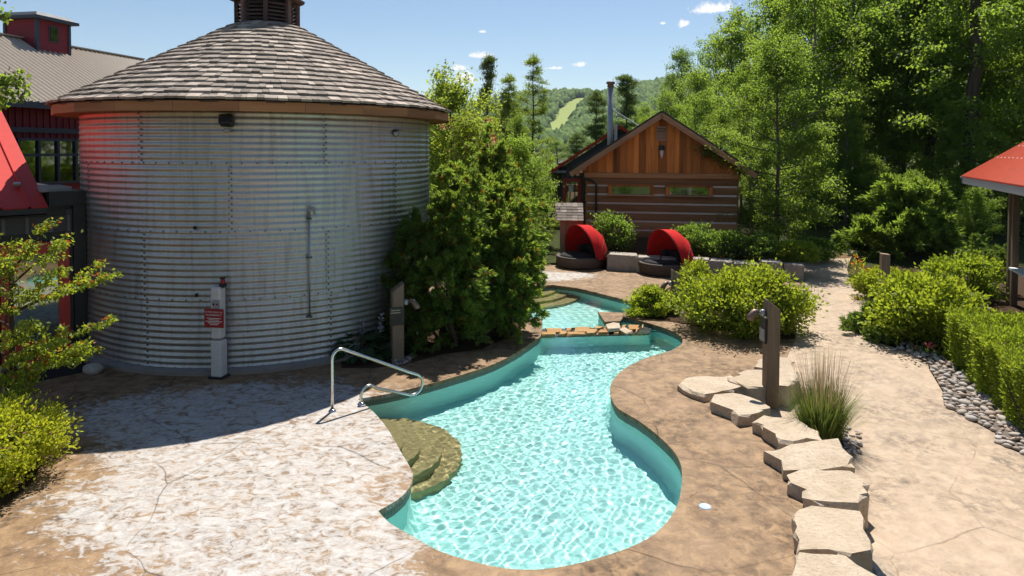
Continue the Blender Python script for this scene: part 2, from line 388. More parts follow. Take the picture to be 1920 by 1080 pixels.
def mat_water():
    n = NT('clear_pool_water')
    nd = n.n('ShaderNodeBsdfPrincipled'); nd.inputs['Base Color'].default_value = (.93, .992, .988, 1); nd.inputs['Roughness'].default_value = 0.0
    nd.inputs['IOR'].default_value = 1.333; nd.inputs['Transmission Weight'].default_value = 1.0
    return n.out(nd.outputs[0])
M_WATER = mat_water()

# ------------------------------------------------------------------ terrain levels
def zpath(x, y): return -.26 * (1 - smooth(9.0, 13.4, y))
def zter(x, y): return .75 * smooth(22.5, 30, y) * smooth(-6, 2, x + .0) + .4 * smooth(30, 60, y)
# pool outline on the deck, read from the photo
seg = []
S1 = [(671, 748), (700, 772), (728, 806), (752, 848), (770, 878), (774, 897), (765, 918), (744, 938), (709, 958)]
S2 = [(709, 958), (730, 980), (773, 1005), (824, 1033), (884, 1052), (943, 1065), (1007, 1068), (1071, 1059), (1135, 1042), (1199, 1018), (1242, 988), (1271, 944), (1279, 893), (1271, 858), (1242, 824), (1199, 790), (1156, 763), (1144, 735), (1150, 712), (1173, 690), (1212, 671), (1258, 657), (1279, 643), (1274, 629), (1251, 617), (1210, 604), (1169, 594)]
S3 = [(1169, 594), (1163, 602), (1134, 603), (1121, 584), (1180, 587)]
S4 = [(1180, 587), (1222, 583), (1224, 577), (1194, 568), (1147, 556), (1085, 541), (1035, 534)]
S5 = [(1035, 534), (997, 539), (962, 546), (935, 558), (925, 575), (940, 592), (975, 597), (1017, 596)]
S6 = [(1017, 596), (1015, 627), (999, 641), (965, 663), (922, 684), (858, 705), (790, 724), (730, 738), (671, 748)]
POOL = []
for S, sm in ((S1, 1), (S2, 1), (S3, 0), (S4, 1), (S5, 1), (S6, 1)):
    W = [g(*p) for p in S]; q = catmull(W, .12) if sm else [Vector((p.x, p.y)) for p in W]
    POOL += q[:-1]
DECK_OUT = [Vector(p) for p in ((-12.5, .5), (-12.5, 19), (-2.2, 22.5), (-1.0, 30.5), (2.6, 30.5), (3.0, 22.6), (9.1, 20.9))]
DECK_OUT += [Vector(g(u, v).xy) for u, v in ((1495, 560), (1495, 600), (1492, 636), (1470, 680), (1420, 705), (1350, 722), (1345, 738), (1400, 770), (1440, 800), (1475, 850), (1515, 900), (1535, 960), (1570, 1075))] + [Vector((2.4, 4.6)), Vector((2.4, .5))]
deck = sheet('pool_deck', DECK_OUT, [POOL], lambda x, y: 0.0, M_DECK, skirt=.6, kind='structure')
# coping lip of the deck hangs into the pool
n = len(POOL); mb = MB(); lip = .055
mb.add([(p[0], p[1], 0) for p in POOL] + [(p[0], p[1], -lip) for p in POOL], [(i, (i + 1) % n, n + (i + 1) % n, n + i) for i in range(n)])
mb.build('coping_edge', M_DECK, deck)
# basin: walls set back behind the lip, floor; uv along the wall for the tile band
def basin(name, loop, floor):
    cx = sum(p[0] for p in loop) / len(loop); n = len(loop); off = []
    area = sum(loop[i][0] * loop[(i + 1) % n][1] - loop[(i + 1) % n][0] * loop[i][1] for i in range(n)); sg = 1 if area > 0 else -1
    for i in range(n):
        t = (Vector(loop[(i + 1) % n][:2]) - Vector(loop[i - 1][:2])).normalized(); off.append((loop[i][0] + sg * t.y * .02, loop[i][1] - sg * t.x * .02))
    mb = MB(); lv = [-.05, -.3, floor + .12, floor]; sl = [0, 0, 0, -.10]
    for z, k in zip(lv, sl):
        for i in range(n):
            t = (Vector(loop[(i + 1) % n][:2]) - Vector(loop[i - 1][:2])).normalized(); mb.v.append((off[i][0] + sg * t.y * k, off[i][1] - sg * t.x * k, z))
    for a in range(3):
        for i in range(n): mb.f.append((a * n + i, a * n + (i + 1) % n, (a + 1) * n + (i + 1) % n, (a + 1) * n + i))
    me = mb.mesh(name); uv = me.uv_layers.new(name='UVMap'); L = [0.0]
    for i in range(n): L.append(L[-1] + (Vector(off[(i + 1) % n]) - Vector(off[i])).length)
    for pl in me.polygons:
        for li in pl.loop_indices:
            vi = me.loops[li].vertex_index; i = vi % n; u = L[i]
            if pl.vertices[0] % n == n - 1 and i == 0: u = L[n]
            uv.data[li].uv = (u, me.vertices[vi].co.z)
    return link(name, me, M_PLASTER, smooth_=True, kind='structure'), off
FLOOR = -.98
pb, off = basin('pool_basin', POOL, FLOOR)
xs = [p[0] for p in POOL]; ys = [p[1] for p in POOL]
MB().add([(min(xs) - .3, min(ys) - .3, FLOOR + .002), (max(xs) + .3, min(ys) - .3, FLOOR + .002), (max(xs) + .3, max(ys) + .3, FLOOR + .002), (min(xs) - .3, max(ys) + .3, FLOOR + .002)], [(0, 1, 2, 3)]).build('pool_floor', M_PLASTER, pb)
# ripples: many short sine trains, fine mesh so that light is truly focused on the floor
def water(name, x0, x1, y0, y1, z, res, seed, amp, label):
    r = np.random.RandomState(seed); nx = int((x1 - x0) / res) + 1; ny = int((y1 - y0) / res) + 1
    X, Y = np.meshgrid(np.linspace(x0, x1, nx), np.linspace(y0, y1, ny)); Z = np.zeros_like(X)
    for k in range(46):
        lam = .062 * (4.6 ** r.rand()); th = r.rand() * 2 * np.pi; ph = r.rand() * 2 * np.pi
        env = .55 + .45 * np.sin(X * r.uniform(.5, 1.6) + Y * r.uniform(-1.6, 1.6) + r.rand() * 6.28)
        Z += env * amp * lam * np.sin(2 * np.pi / lam * (X * np.cos(th) + Y * np.sin(th)) + ph + 1.1 * np.sin(1.7 * X + k) + 1.1 * np.sin(1.9 * Y + 2 * k))
    V = np.stack([X, Y, Z + z], -1).reshape(-1, 3); I = np.arange(nx * ny).reshape(ny, nx)
    Q = np.stack([I[:-1, :-1], I[:-1, 1:], I[1:, 1:], I[1:, :-1]], -1).reshape(-1, 4)
    me = fastmesh(name, V, Q); o = link(name, me, M_WATER, smooth_=True, kind='structure', label=label)
    o.cycles.is_caustics_caster = True
    return o
def fastmesh(name, V, Q, tint=None):
    V = np.asarray(V, np.float32); Q = np.asarray(Q, np.int32); k = Q.shape[1]
    me = bpy.data.meshes.new(name); me.vertices.add(len(V)); me.vertices.foreach_set('co', V.ravel())
    me.loops.add(Q.size); me.loops.foreach_set('vertex_index', Q.ravel())
    me.polygons.add(len(Q)); me.polygons.foreach_set('loop_start', np.arange(0, Q.size, k, dtype=np.int32))
    me.update(calc_edges=True)
    if tint is not None:
        a = me.attributes.new('tint', 'FLOAT', 'POINT'); a.data.foreach_set('value', np.asarray(tint, np.float32))
    return me
wl, wr = g(1016, 620), g(1188, 616)
weirY = 15.15
WZ, WZ2 = -.105, -.085
water('pool_water', min(xs) - .1, max(xs) + .1, min(ys) - .1, weirY, WZ, .0175, 3, .0020, 'clear rippled turquoise water of the lower pool')
water('upper_pool_water', -.6, 4.6, weirY, max(ys) + .2, WZ2, .05, 5, .003, 'calm pale water of the upper pool beyond the stone weir')
pb.cycles.is_caustics_receiver = True
for c in pb.children: c.cycles.is_caustics_receiver = True
sun_d.cycles.is_caustics_light = True

M_GRAVEL = mat_stone('fine_gravel', (.40, .34, .28), (.25, .20, .165), (.10, .08, .065), 26)
M_CURB = mat_plain('stained_concrete_curb', (.27, .235, .205), .9, 0, .35, bumpy=.5, sc=5)
def gp(u, v, zf=zpath):
    z = 0.0
    for _ in range(12): p = g(u, v, z); z = zf(p.x, p.y)
    return Vector((p.x, p.y, z))
# ------------------------------------------------------------------ ground, paths and beds
def zground(x, y): return zter(x, y) - .03 - .32 * (1 - smooth(11, 14, y)) * (1 - smooth(8.4, 9.6, x))
gx = sorted(set([-4000, -2000, -900, -400, -200, -120, -80] + [x * 2.0 for x in range(-30, -1)] + [-3.0, 4.4] + [5 + .8 * i for i in range(13)] + [x * 2.0 for x in range(8, 40)] + [100, 200, 400, 900, 2000, 4000]))
gy = sorted(set([-2000, -400, -100, -30, -10, 0, 5.0] + [6 + i for i in range(0, 15)] + [20.6] + [21 + i for i in range(12)] + [34 + 2.5 * i for i in range(20)] + [100, 150, 250, 400, 900, 2000, 4000]))
V = [(x, y, zground(x, y)) for y in gy for x in gx]; nx = len(gx)
Q = [(j * nx + i, j * nx + i + 1, (j + 1) * nx + i + 1, (j + 1) * nx + i) for j in range(len(gy) - 1) for i in range(nx - 1)
     if not (gx[i] >= -3.01 and gx[i + 1] <= 4.41 and gy[j] >= 4.9 and gy[j + 1] <= 20.7)]
mb = MB(); mb.add(V, Q); mb.build('ground', M_GROUND, smooth_=True, kind='structure')
path_px_l = [(1700, 1180), (1590, 1000), (1560, 900), (1500, 840), (1470, 800), (1410, 760), (1395, 705), (1440, 668), (1455, 630), (1455, 560), (1490, 520), (1500, 500), (1520, 482)]
path_px_r = [(1600, 482), (1588, 505), (1598, 540), (1640, 562), (1655, 585), (1612, 612), (1635, 638), (1690, 655), (1740, 682), (1742, 692), (1768, 735), (1770, 760), (1866, 812), (1870, 832), (1935, 858), (2250, 1000)]
PATH = [gp(*p) for p in path_px_l + path_px_r]
M_path = sheet('garden_path', [Vector((p.x, p.y)) for p in PATH], [], lambda x, y: zpath(x, y) - .004 + zter(x, y), M_PATH, grid=.5, kind='structure', skirt=.05)
TR = [gp(u, v, zter) for u, v in ((1520, 484), (1530, 465), (1530, 450), (1570, 447), (1605, 458), (1625, 470), (1600, 484))]
sheet('woodland_trail', [Vector((p.x, p.y)) for p in TR] + [], [], lambda x, y: zter(x, y) + .012, M_TRAIL, grid=.7, kind='structure')
def bed(px, z, name='mulch_bed', zf=None):
    pts = [g(u, v, z) for u, v in px]; return sheet(name, [Vector((p.x, p.y)) for p in pts], [], (lambda x, y: z) if zf is None else zf, M_MULCH, kind='structure')
bed([(640, 690), (700, 690), (760, 683), (830, 664), (900, 655), (960, 630), (985, 612), (960, 585), (860, 560), (700, 600), (640, 655)], .006)
bed([(1188, 592), (1240, 600), (1330, 616), (1440, 636), (1490, 636), (1495, 560), (1440, 525), (1300, 520), (1205, 560)], .006)
bed([(1600, 482), (1592, 505), (1602, 538), (1645, 560), (1662, 585), (1616, 612), (1640, 636), (1694, 653), (1745, 680), (1800, 690), (1990, 700), (1980, 480), (1700, 460)], .004)
# retained planting bed behind the armour stones
BEDZ = .42
sheet('planting_bed', [Vector(p) for p in ((3.15, 22.5), (8.75, 20.95), (8.85, 22.2), (9.3, 24), (9.6, 27.5), (2.9, 27.5))], [], lambda x, y: BEDZ + .2 * smooth(23, 27, y), M_MULCH, grid=1.0, skirt=.7, kind='structure')
# ------------------------------------------------------------------ stones
def stone(name, poly, z0, z1, mat, parent=None, seed=0, rough=.02, **tags):
    r = random.Random(seed); bm = bmesh.new(); n = len(poly); cx = sum(p[0] for p in poly) / n; cy = sum(p[1] for p in poly) / n
    P2 = []
    for i in range(n):                                   # split the sides so that they come out ragged
        a = Vector(poly[i][:2]); b = Vector(poly[(i + 1) % n][:2]); m = max(1, int((b - a).length / .14))
        for j in range(m): P2.append(a.lerp(b, j / m) + Vector((r.gauss(0, rough * .55), r.gauss(0, rough * .55))))
    P2 = [(p.x - cx, p.y - cy) for p in P2]; n = len(P2); rings = []; tl = (r.gauss(0, rough * .6), r.gauss(0, rough * .6))
    for k, (z, s) in enumerate(((z0, 1.0), (z0 + (z1 - z0) * .45, 1.02), (z1 - .035, 1.0), (z1, .955))):
        rings.append([bm.verts.new((x * s + r.gauss(0, rough * (.5 if k < 3 else .25)), y * s + r.gauss(0, rough * (.5 if k < 3 else .25)), z + (r.gauss(0, rough * .25)))) for x, y in P2])
    for a in range(3):
        for i in range(n): bm.faces.new((rings[a][i], rings[a][(i + 1) % n], rings[a + 1][(i + 1) % n], rings[a + 1][i]))
    top = bm.faces.new(rings[3]); bm.faces.new(list(reversed(rings[0])))
    for v in rings[3]: v.co.z = z1 + (v.co.x * tl[0] + v.co.y * tl[1])
    bmesh.ops.triangulate(bm, faces=[f for f in bm.faces if len(f.verts) > 4]); bmesh.ops.recalc_face_normals(bm, faces=bm.faces)
    me = bpy.data.meshes.new(name); bm.to_mesh(me); bm.free(); o = link(name, me, mat, parent, **tags); o.location = (cx, cy, 0); return o
zs = lambda x, y: (1240 + x * 420 / 1080, 660 + y * 420 / 1080)
STONES = [
    ([(435, 60), (500, 28), (620, 35), (640, 78), (560, 84), (450, 72)], .06, 'small low limestone slab at the far end of the stone edging'),
    ([(80, 155), (130, 115), (345, 112), (405, 165), (300, 198), (215, 207), (150, 190)], .08, 'thin limestone slab lying furthest out over the brown pool deck'),
    ([(325, 118), (410, 80), (640, 75), (655, 120), (640, 165), (480, 172), (400, 165)], .13, 'pale limestone slab behind the leaning lamp post'),
    ([(215, 222), (250, 203), (345, 195), (470, 235), (525, 262), (470, 292), (370, 300), (290, 255)], .12, 'limestone slab just in front of the lamp post'),
    ([(445, 330), (480, 310), (640, 312), (700, 340), (788, 405), (780, 430), (580, 442), (515, 375)], .13, 'cracked grey limestone slab touching the ornamental grass'),
    ([(530, 482), (600, 445), (850, 440), (928, 552), (780, 565), (605, 560), (600, 520)], .12, 'broad limestone slab just past the ornamental grass'),
    ([(608, 585), (660, 563), (920, 563), (1000, 682), (870, 742), (730, 722), (680, 655)], .12, 'thick limestone block with a tall undercut end beside the path'),
    ([(632, 770), (700, 730), (950, 752), (975, 850), (1002, 950), (900, 985), (655, 962)], .13, 'large whitish limestone block with a flat top along the path'),
    ([(655, 968), (900, 990), (1050, 1090), (1120, 1230), (900, 1300), (640, 1250), (625, 1080)], .16, 'limestone block with a sawn brown left face, last of the edging'),
]
for i, (pl, zt, lab) in enumerate(STONES):
    zt += .035
    pts = [g(*zs(*p), zt) for p in pl]
    stone('edging_stone', pts, -.34, zt, M_LIME, None, 20 + i, .055, label=lab, category='stone', group='limestone edging between deck and path')
# armour stone retaining wall
A, B = Vector((3.15, 22.3)), Vector((8.95, 20.62)); d = (B - A).normalized(); nrm = Vector((-d.y, d.x))
cuts = [0, .95, 1.72, 2.62, 3.25, 3.95, 4.75, 5.4, 6.04]
rw = empty('stone_retaining_wall', (0, 0, 0), label='low wall of grey quarried blocks behind the red daybeds', category='wall')
for i in range(len(cuts) - 1):
    a = A + d * (cuts[i] + .02); b = A + d * (cuts[i + 1] - .02); dep = .55 + rnd.random() * .2; jo = rnd.gauss(0, .04)
    stone('stone_block', [a + nrm * jo, b + nrm * jo, b + nrm * dep, a + nrm * dep], -.05, .50 + rnd.gauss(0, .025), M_ARMOUR, rw, 60 + i, .03)
# weir of flagstones between the two pools
weir = empty('stone_weir', (0, 0, 0), label='strip of orange flagstones dividing the lower pool from the upper pool', category='weir')
wz = -.065
f0, f1, b0, b1 = g(1012, 628, wz), g(1196, 622.5, wz), g(1014, 614.5, wz), g(1205, 609.5, wz)
MB().prism([f0 + Vector((-.1, .03, 0)), f1 + Vector((.25, .03, 0)), b1 + Vector((.25, -.03, 0)), b0 + Vector((-.1, -.03, 0))], FLOOR, wz - .05).build('weir_wall', M_PLASTER, weir).cycles.is_caustics_receiver = True
us = [0, .17, .27, .46, .57, .72, .80, .93, 1.0]
for i in range(len(us) - 1):
    a, b = us[i] + .006, us[i + 1] - .006; m = .5 + rnd.uniform(-.22, .22); a += rnd.uniform(0, .03); b -= rnd.uniform(0, .03)
    lo = [f0.lerp(f1, a), f0.lerp(f1, b), f0.lerp(f1, b + .02).lerp(b0.lerp(b1, b), m), f0.lerp(f1, a - .01).lerp(b0.lerp(b1, a), m + .05)]
    a2, b2 = max(0, a + .05), min(1, b + .05)
    hi = [f0.lerp(f1, a2).lerp(b0.lerp(b1, a2), m + .07), f0.lerp(f1, b2).lerp(b0.lerp(b1, b2), m + .06), b0.lerp(b1, b2), b0.lerp(b1, a2)]
    for kk, q in enumerate((lo, hi)):
        o = stone('flagstone', q, wz - .06, wz + rnd.uniform(-.02, .02), M_FLAG, weir, 90 + 2 * i + kk, .03)
stone('loose_stone', [g(u, v, .0) for u, v in ((1136, 609), (1150, 605), (1163, 607), (1162, 616), (1140, 617))], wz, .01, M_LIME, weir, 131, .012)
stone('loose_stone', [g(u, v, -.03) for u, v in ((1160, 617), (1170, 613), (1186, 621), (1172, 625))], wz, -.03, M_LIME, weir, 132, .012)
# submerged steps
st = empty('pool_steps', (0, 0, 0), label='tan stone steps curving down into the turquoise lower pool', category='steps')
e0, e1 = g(690, 763).xy, g(764, 868).xy; mid = e0.lerp(e1, .40); ed = (e1 - e0).normalized(); inn = Vector((-ed.y, ed.x)); inn = inn if inn.x > 0 else -inn
def half(r0, r1, z, base, name='step'):
    pts = [mid - ed * r0 - inn * .1] + [mid + (-ed * math.cos(t) * r0 + inn * math.sin(t) * r1) for t in [math.pi * k / 20 for k in range(21)]] + [mid + ed * r0 - inn * .1]
    o = MB().prism(pts[::-1] if False else pts, base, z).build(name, M_STEP, st); o.cycles.is_caustics_receiver = True
half(.62, .24, -.13, FLOOR); half(.80, .52, -.34, FLOOR); half(1.02, .84, -.56, FLOOR); half(1.24, 1.14, -.78, FLOOR)
us_ = empty('upper_pool_steps', (0, 0, 0), label='tan edged steps rising out of the upper pool', category='steps')
uc = g(972, 536).xy
for k, (r, z) in enumerate(((.85, -.12), (1.25, -.32), (1.65, -.53), (2.05, -.74))):
    pts = [(uc.x + r * .92 * math.cos(t), uc.y + .35 - r * math.sin(t)) for t in [math.pi * j / 24 for j in range(25)]]
    MB().prism(pts[::-1], FLOOR, z).build('step', M_STEP, us_).cycles.is_caustics_receiver = True
# ------------------------------------------------------------------ silo
SX, SY, SR = -5.576, 15.564, 3.648
RING, Z0S = 1.21, .06
silo = empty('grain_silo', (SX, SY, 0), label='round corrugated steel silo with a shingled cone roof and louvred cupola', category='silo')
def sang(u, z):
    best = None
    for k in range(900):
        a = math.pi + math.pi * k / 900 * 1.15 - .15; x = SX + SR * math.cos(a); y = SY + SR * math.sin(a)
        if (x - SX) * (-x) + (y - SY) * (-y) < 0: continue
        e = abs(proj(x, y, z)[0] - u)
        if best is None or e < best[0]: best = (e, a)
    return best[1]
NP = 7; PA = 2 * math.pi / NP
wave = 11; rows = wave * 8; seg_ = 14
V = []; 
for i in range(rows + 1):
    z = RING * i / rows * 1.012; rr = SR + .0085 * math.sin(2 * math.pi * wave * i / rows) + .006 * (1 - i / rows)
    for j in range(seg_ + 1):
        a = PA * 1.012 * j / seg_; r2 = rr + .005 * (1 - j / seg_); V.append((r2 * math.cos(a), r2 * math.sin(a), z))
Q = [(i * (seg_ + 1) + j, i * (seg_ + 1) + j + 1, (i + 1) * (seg_ + 1) + j + 1, (i + 1) * (seg_ + 1) + j) for i in range(rows) for j in range(seg_)]
panel_me = fastmesh('wall_panel', V, Q); panel_me.polygons.foreach_set('use_smooth', [True] * len(Q)); panel_me.materials.append(M_SILO)
bb = MB()
for i in range(2 * wave):
    for s in (0, 1):
        if (i + s) % 2: continue
        a = .008 + .012 * s; z = RING * (i + .5) / (2 * wave); r = SR + .016; rot = RZ(a)
        bb.box(rot @ Vector((r, 0, z)), (.02, .020, .020), rot)
for j in range(13):
    a = PA * (j + .5) / 13; rot = RZ(a); bb.box(rot @ Vector((SR + .016, 0, .035)), (.02, .024, .024), rot)
bolt_me = bb.mesh('bolt_row'); bolt_me.materials.append(M_BOLT)
first = {0: sang(613, .6), 1: sang(609, 1.9), 2: sang(426, 3.1), 3: sang(259, 4.2)}
for k in range(4):
    for j in range(NP):
        a = first[k] + PA * j
        o = link('wall_panel', panel_me, None, silo); o.location = (0, 0, Z0S + RING * k); o.rotation_euler = (0, 0, a)
        b_ = link('bolt_row', bolt_me, None, o, kind='stuff')
MB().lathe([(SR - .1, 0), (SR + .16, 0), (SR + .17, .07), (SR + .05, .10), (SR - .1, .10)], 64).build('base_curb', M_CURB, silo)
RE, ZE, RT, ZT = 4.13, 4.80, .66, 6.72
MB().lathe([(RE - .02, ZE - .03), (RE - .02, ZE), (RT, ZT + .02)], 48).build('roof_deck', M_CUPOLA, silo)
MB().lathe([(SR - .05, ZE - .16), (RE - .05, ZE - .165)], 48).build('soffit', M_CEDAR, silo)
NB = 24
bl = 2 * (RE - .03) * math.tan(math.pi / NB)
fb = MB().box((0, 0, 0), (bl - .006, .04, .165)).mesh('fascia_board'); fb.materials.append(M_CEDAR)
for j in range(NB):
    a = 2 * math.pi * j / NB + .1; o = link('fascia_board', fb, None, silo); o.location = ((RE - .05) * math.cos(a), (RE - .05) * math.sin(a), ZE - .095); o.rotation_euler = (0, 0, a + math.pi / 2)
sl = math.atan2(ZT - ZE, RE - RT); slope_len = math.hypot(ZT - ZE, RE - RT); nrow = 18; expo = (slope_len + .02) / nrow
sh_me = MB().box((0, 0, 0), (1, .33, .042)).mesh('shingle'); sh_me.materials.append(M_SHINGLE)
cands = []
for k in range(nrow):
    s = k * expo; r = RE + .05 - s * math.cos(sl); z = ZE - .01 + s * math.sin(sl); a = rnd.random()
    while True:
        w_ = rnd.uniform(.10, .24); da = w_ / max(r, .4)
        if a > 2 * math.pi + .0: break
        ac = a + da / 2; j = rnd.gauss(0, .010); lift = rnd.uniform(0, .014)
        rc = r - (.165 + j) * math.cos(sl); zc = z + (.165 + j) * math.sin(sl) + .018 + lift
        M = Matrix.Translation((rc * math.cos(ac), rc * math.sin(ac), zc)) @ Matrix.Rotation(ac - math.pi / 2, 4, 'Z') @ Matrix.Rotation(-sl + .155, 4, 'X') @ Matrix.Diagonal((w_ - .008, 1, 1, 1))
        wpx = proj(SX + rc * math.cos(ac), SY + rc * math.sin(ac), zc); nvec = Vector((math.cos(ac) * math.sin(sl), math.sin(ac) * math.sin(sl), math.cos(sl)))
        vv = (Vector((0, 0, CZ)) - Vector((SX + rc * math.cos(ac), SY + rc * math.sin(ac), zc))); area = w_ * nvec.dot(vv.normalized()) / vv.length_squared
        cands.append((area, M)); a += da
cands.sort(key=lambda t: -t[0])
for ar, M in cands[:298]:
    o = link('shingle', sh_me, None, silo); o.matrix_basis = M
mb = MB(); tint = []
for ar, M in cands[298:]:
    k = len(mb.v); mb.box((0, 0, 0), (1, .33, .042)); t = rnd.random()
    for i in range(k, len(mb.v)): mb.v[i] = tuple(M @ Vector(mb.v[i])); tint.append(t)
me = mb.mesh('shingles'); at_ = me.attributes.new('tint', 'FLOAT', 'POINT'); at_.data.foreach_set('value', tint)
link('shingle_courses', me, M_SHINGLE, silo, kind='stuff')
cup = empty('cupola', (0, 0, ZT - .12), .28); cup.parent = silo
RC = .66
for j in range(8):
    a = 2 * math.pi * j / 8; 
    box('corner_post', (RC * math.cos(a), RC * math.sin(a), .34), (.09, .09, .75), M_CUPOLA, cup, RZ(a))
    m_ = a + math.pi / 8; ap = RC * math.cos(math.pi / 8) - .01; rt = RZ(m_ + math.pi / 2); c = Vector((ap * math.cos(m_), ap * math.sin(m_), 0)); fw = 2 * RC * math.sin(math.pi / 8) - .08
    box('sill_board', c + Vector((0, 0, .09)), (fw, .05, .2), M_CUPOLA, cup, rt)
    for k in range(5): box('louver', c + Vector((0, 0, .25 + .085 * k)), (fw, .075, .014), M_CUPOLA, cup, rt @ RX(.6))
MB().lathe([(.5, .1), (.5, .7)], 8).build('dark_core', M_BLACK, cup)
MB().lathe([(.0, .70), (.80, .70), (.82, .76), (.0, 1.22)], 8).build('cupola_roof', M_CUPOLA, cup)
# ------------------------------------------------------------------ left entrance block, red roof and barn
def corr(name, p0, xd, L, yd, W, pitch, amp, mat, parent, prof='sine'):
    """ribbed metal sheet: xd along the eave, yd up the slope; ribs run up the slope"""
    xd = Vector(xd).normalized(); yd = Vector(yd).normalized(); nn = xd.cross(yd); nn = nn if nn.z > 0 else -nn; p0 = Vector(p0); mb = MB(); xs_ = []
    if prof == 'sine':
        m = int(L / pitch * 6)
        xs_ = [(L * i / m, amp * math.sin(2 * math.pi * L * i / m / pitch)) for i in range(m + 1)]
    else:
        x = 0.0
        while x < L: xs_ += [(x, 0), (x + .012, amp), (x + .035, amp), (x + .047, 0)]; x += pitch
        xs_.append((L, 0))
    th = .02
    for dz in (0, -th):
        for yy in (0, W):
            for (x, h) in xs_: mb.v.append(tuple(p0 + xd * x + yd * yy + nn * (h + dz)))
    n = len(xs_)
    for i in range(n - 1):
        mb.f += [(i, i + 1, n + i + 1, n + i), (2 * n + i + 1, 2 * n + i, 3 * n + i, 3 * n + i + 1), (i + 1, i, 2 * n + i, 2 * n + i + 1), (n + i, n + i + 1, 3 * n + i + 1, 3 * n + i)]
    mb.f += [(0, n, 3 * n, 2 * n), (n - 1, 3 * n - 1, 4 * n - 1, 2 * n - 1)]
    return mb.build(name, mat, parent)
# entrance block: local x along the wall away from the camera, local y into the building
O = Vector((-8.98, 12.14, 0)); th = math.atan2(.71, .70)
ent = empty('entrance_building', O, th, label='dark panelled entrance building with a red metal roof beside the silo', category='building')
EW = -4.6; EL = 1.16; EH = 3.16
RLX = .56
box('wall', ((EW + RLX) / 2, 2.3, 1.37), (RLX - EW, 4.4, 2.74), M_BLACK, ent)
box('wall', ((RLX + EL) / 2 + .001, 2.3, EH / 2), (EL - RLX - .004, 4.4, EH), M_BLACK, ent)
box('roof_fascia', ((RLX + EL) / 2 + .02, .07, EH - .13), (EL - RLX, .16, .27), M_BLACK, ent)
box('corner_post', (EL - .10, .04, 1.45), (.20, .16, 2.9), M_BLACK, ent)
for x0, x1 in ((-4.5, -3.2), (-3.14, -1.9), (-1.84, -.36), (1.0 - .14, 1.0 - .04)):
    if x1 > x0: box('wall_panel', ((x0 + x1) / 2, .08, 1.42), (x1 - x0, .04, 2.8), M_DARK, ent)
box('wall_panel', (.30, .085, 2.56), (1.24, .03, .30), M_DARK, ent)
for x in (-.1, .25, .62, .9): box('batten', (x, .06, 2.56), (.05, .03, .30), M_GREYBOARD, ent)
door = empty('door', (-.16, .05, 0)); door.parent = ent
dw, dh = 1.06, 2.24
for nm, c, dd in (('door_stile', (.09, 0, dh / 2), (.18, .07, dh)), ('door_stile', (dw - .09, 0, dh / 2), (.18, .07, dh)), ('top_rail', (dw / 2, 0, dh - .11), (dw - .36, .068, .22)), ('bottom_rail', (dw / 2, 0, .22), (dw - .36, .068, .44))):
    box(nm, c, dd, M_REDDOOR, door, bevel=.006)
box('door_glass', (dw / 2, .01, 1.25), (dw - .35, .02, 1.7), M_MIRROR, door)
MB().tube([(.28, -.06, 1.0), (.28, -.10, 1.02), (.28, -.10, 1.45), (.28, -.06, 1.47)], .012).build('door_handle', M_STEEL, door)
box('threshold', (dw / 2 - .16, -.08, .02), (dw + .3, .26, .04), M_GREYPALE, ent)
# parapet ledge seen over the red roof
box('parapet_cap', (.72, .55, EH + .045), (.5, .9, .09), M_GREYPALE, ent)
# red standing-seam roof
ax = Vector((.70, .714, 0)); ay = Vector((-.714, .70, 0))
rc0 = Vector((-8.38, 12.25, 2.92))
rise = 2.02 / 4.65
def toL(p): 
    q = p - O; return Vector((q.x * ax.x + q.y * ax.y, q.x * ay.x + q.y * ay.y, p.z))
rl = toL(rc0)
ry = Vector((0, 1, rise)).normalized()
corr('red_roof', (rl.x - 4.4, rl.y, rl.z), (1, 0, 0), 4.4, ry, 5.6, .41, .035, M_REDROOF, ent, 'seam')
box('roof_edge', (rl.x - 2.2, rl.y + .02, rl.z - .07), (4.4, .04, .10), M_BLACK, ent)
hh = ry * 5.6
MB().add([(rl.x - .06, rl.y + .3, rl.z + .08), (rl.x - .06, hh.y + rl.y, rl.z + hh.z - .04), (rl.x - .06, hh.y + rl.y, EH), (rl.x - .06, rl.y + .3, EH - .3)], [(0, 1, 2, 3)]).build('gable_wall', M_BLACK, ent)
for q in ((-.95, .55), (-.33, .85), (-1.5, 1.2), (-.6, 2.0)):
    c = Vector((rl.x + q[0], rl.y, rl.z)) + ry * q[1] + Vector((0, -.02, .05))
    box('snow_guard', c, (.11, .07, .06), M_GALV, ent, RX(math.atan(rise)), bevel=.008)
# doormat and a round stone by the wall
c0 = g(130, 705)
mt = box('doormat', (0, 0, .012), (1.25, 1.0, .02), M_MAT, None, bevel=.008, label='black doormat lying in front of the red door', category='doormat'); mt.location = O + ax * .35 - ay * .62; mt.rotation_euler = (0, 0, th)
bo = bmesh.new(); bmesh.ops.create_icosphere(bo, subdivisions=3, radius=.15)
for v_ in bo.verts: v_.co = Vector((v_.co.x * 1.15, v_.co.y * .9, v_.co.z * .72)) * (1 + .06 * math.sin(v_.co.x * 23) + .05 * math.sin(v_.co.y * 31 + v_.co.z * 17))
bm_ = bpy.data.meshes.new('boulder'); bo.to_mesh(bm_); bo.free()
o = link('boulder', bm_, M_ARMOUR, None, True, label='small rounded rock at the foot of the silo beside the doormat', category='rock'); o.location = g(174, 700) + Vector((0, 0, .08))
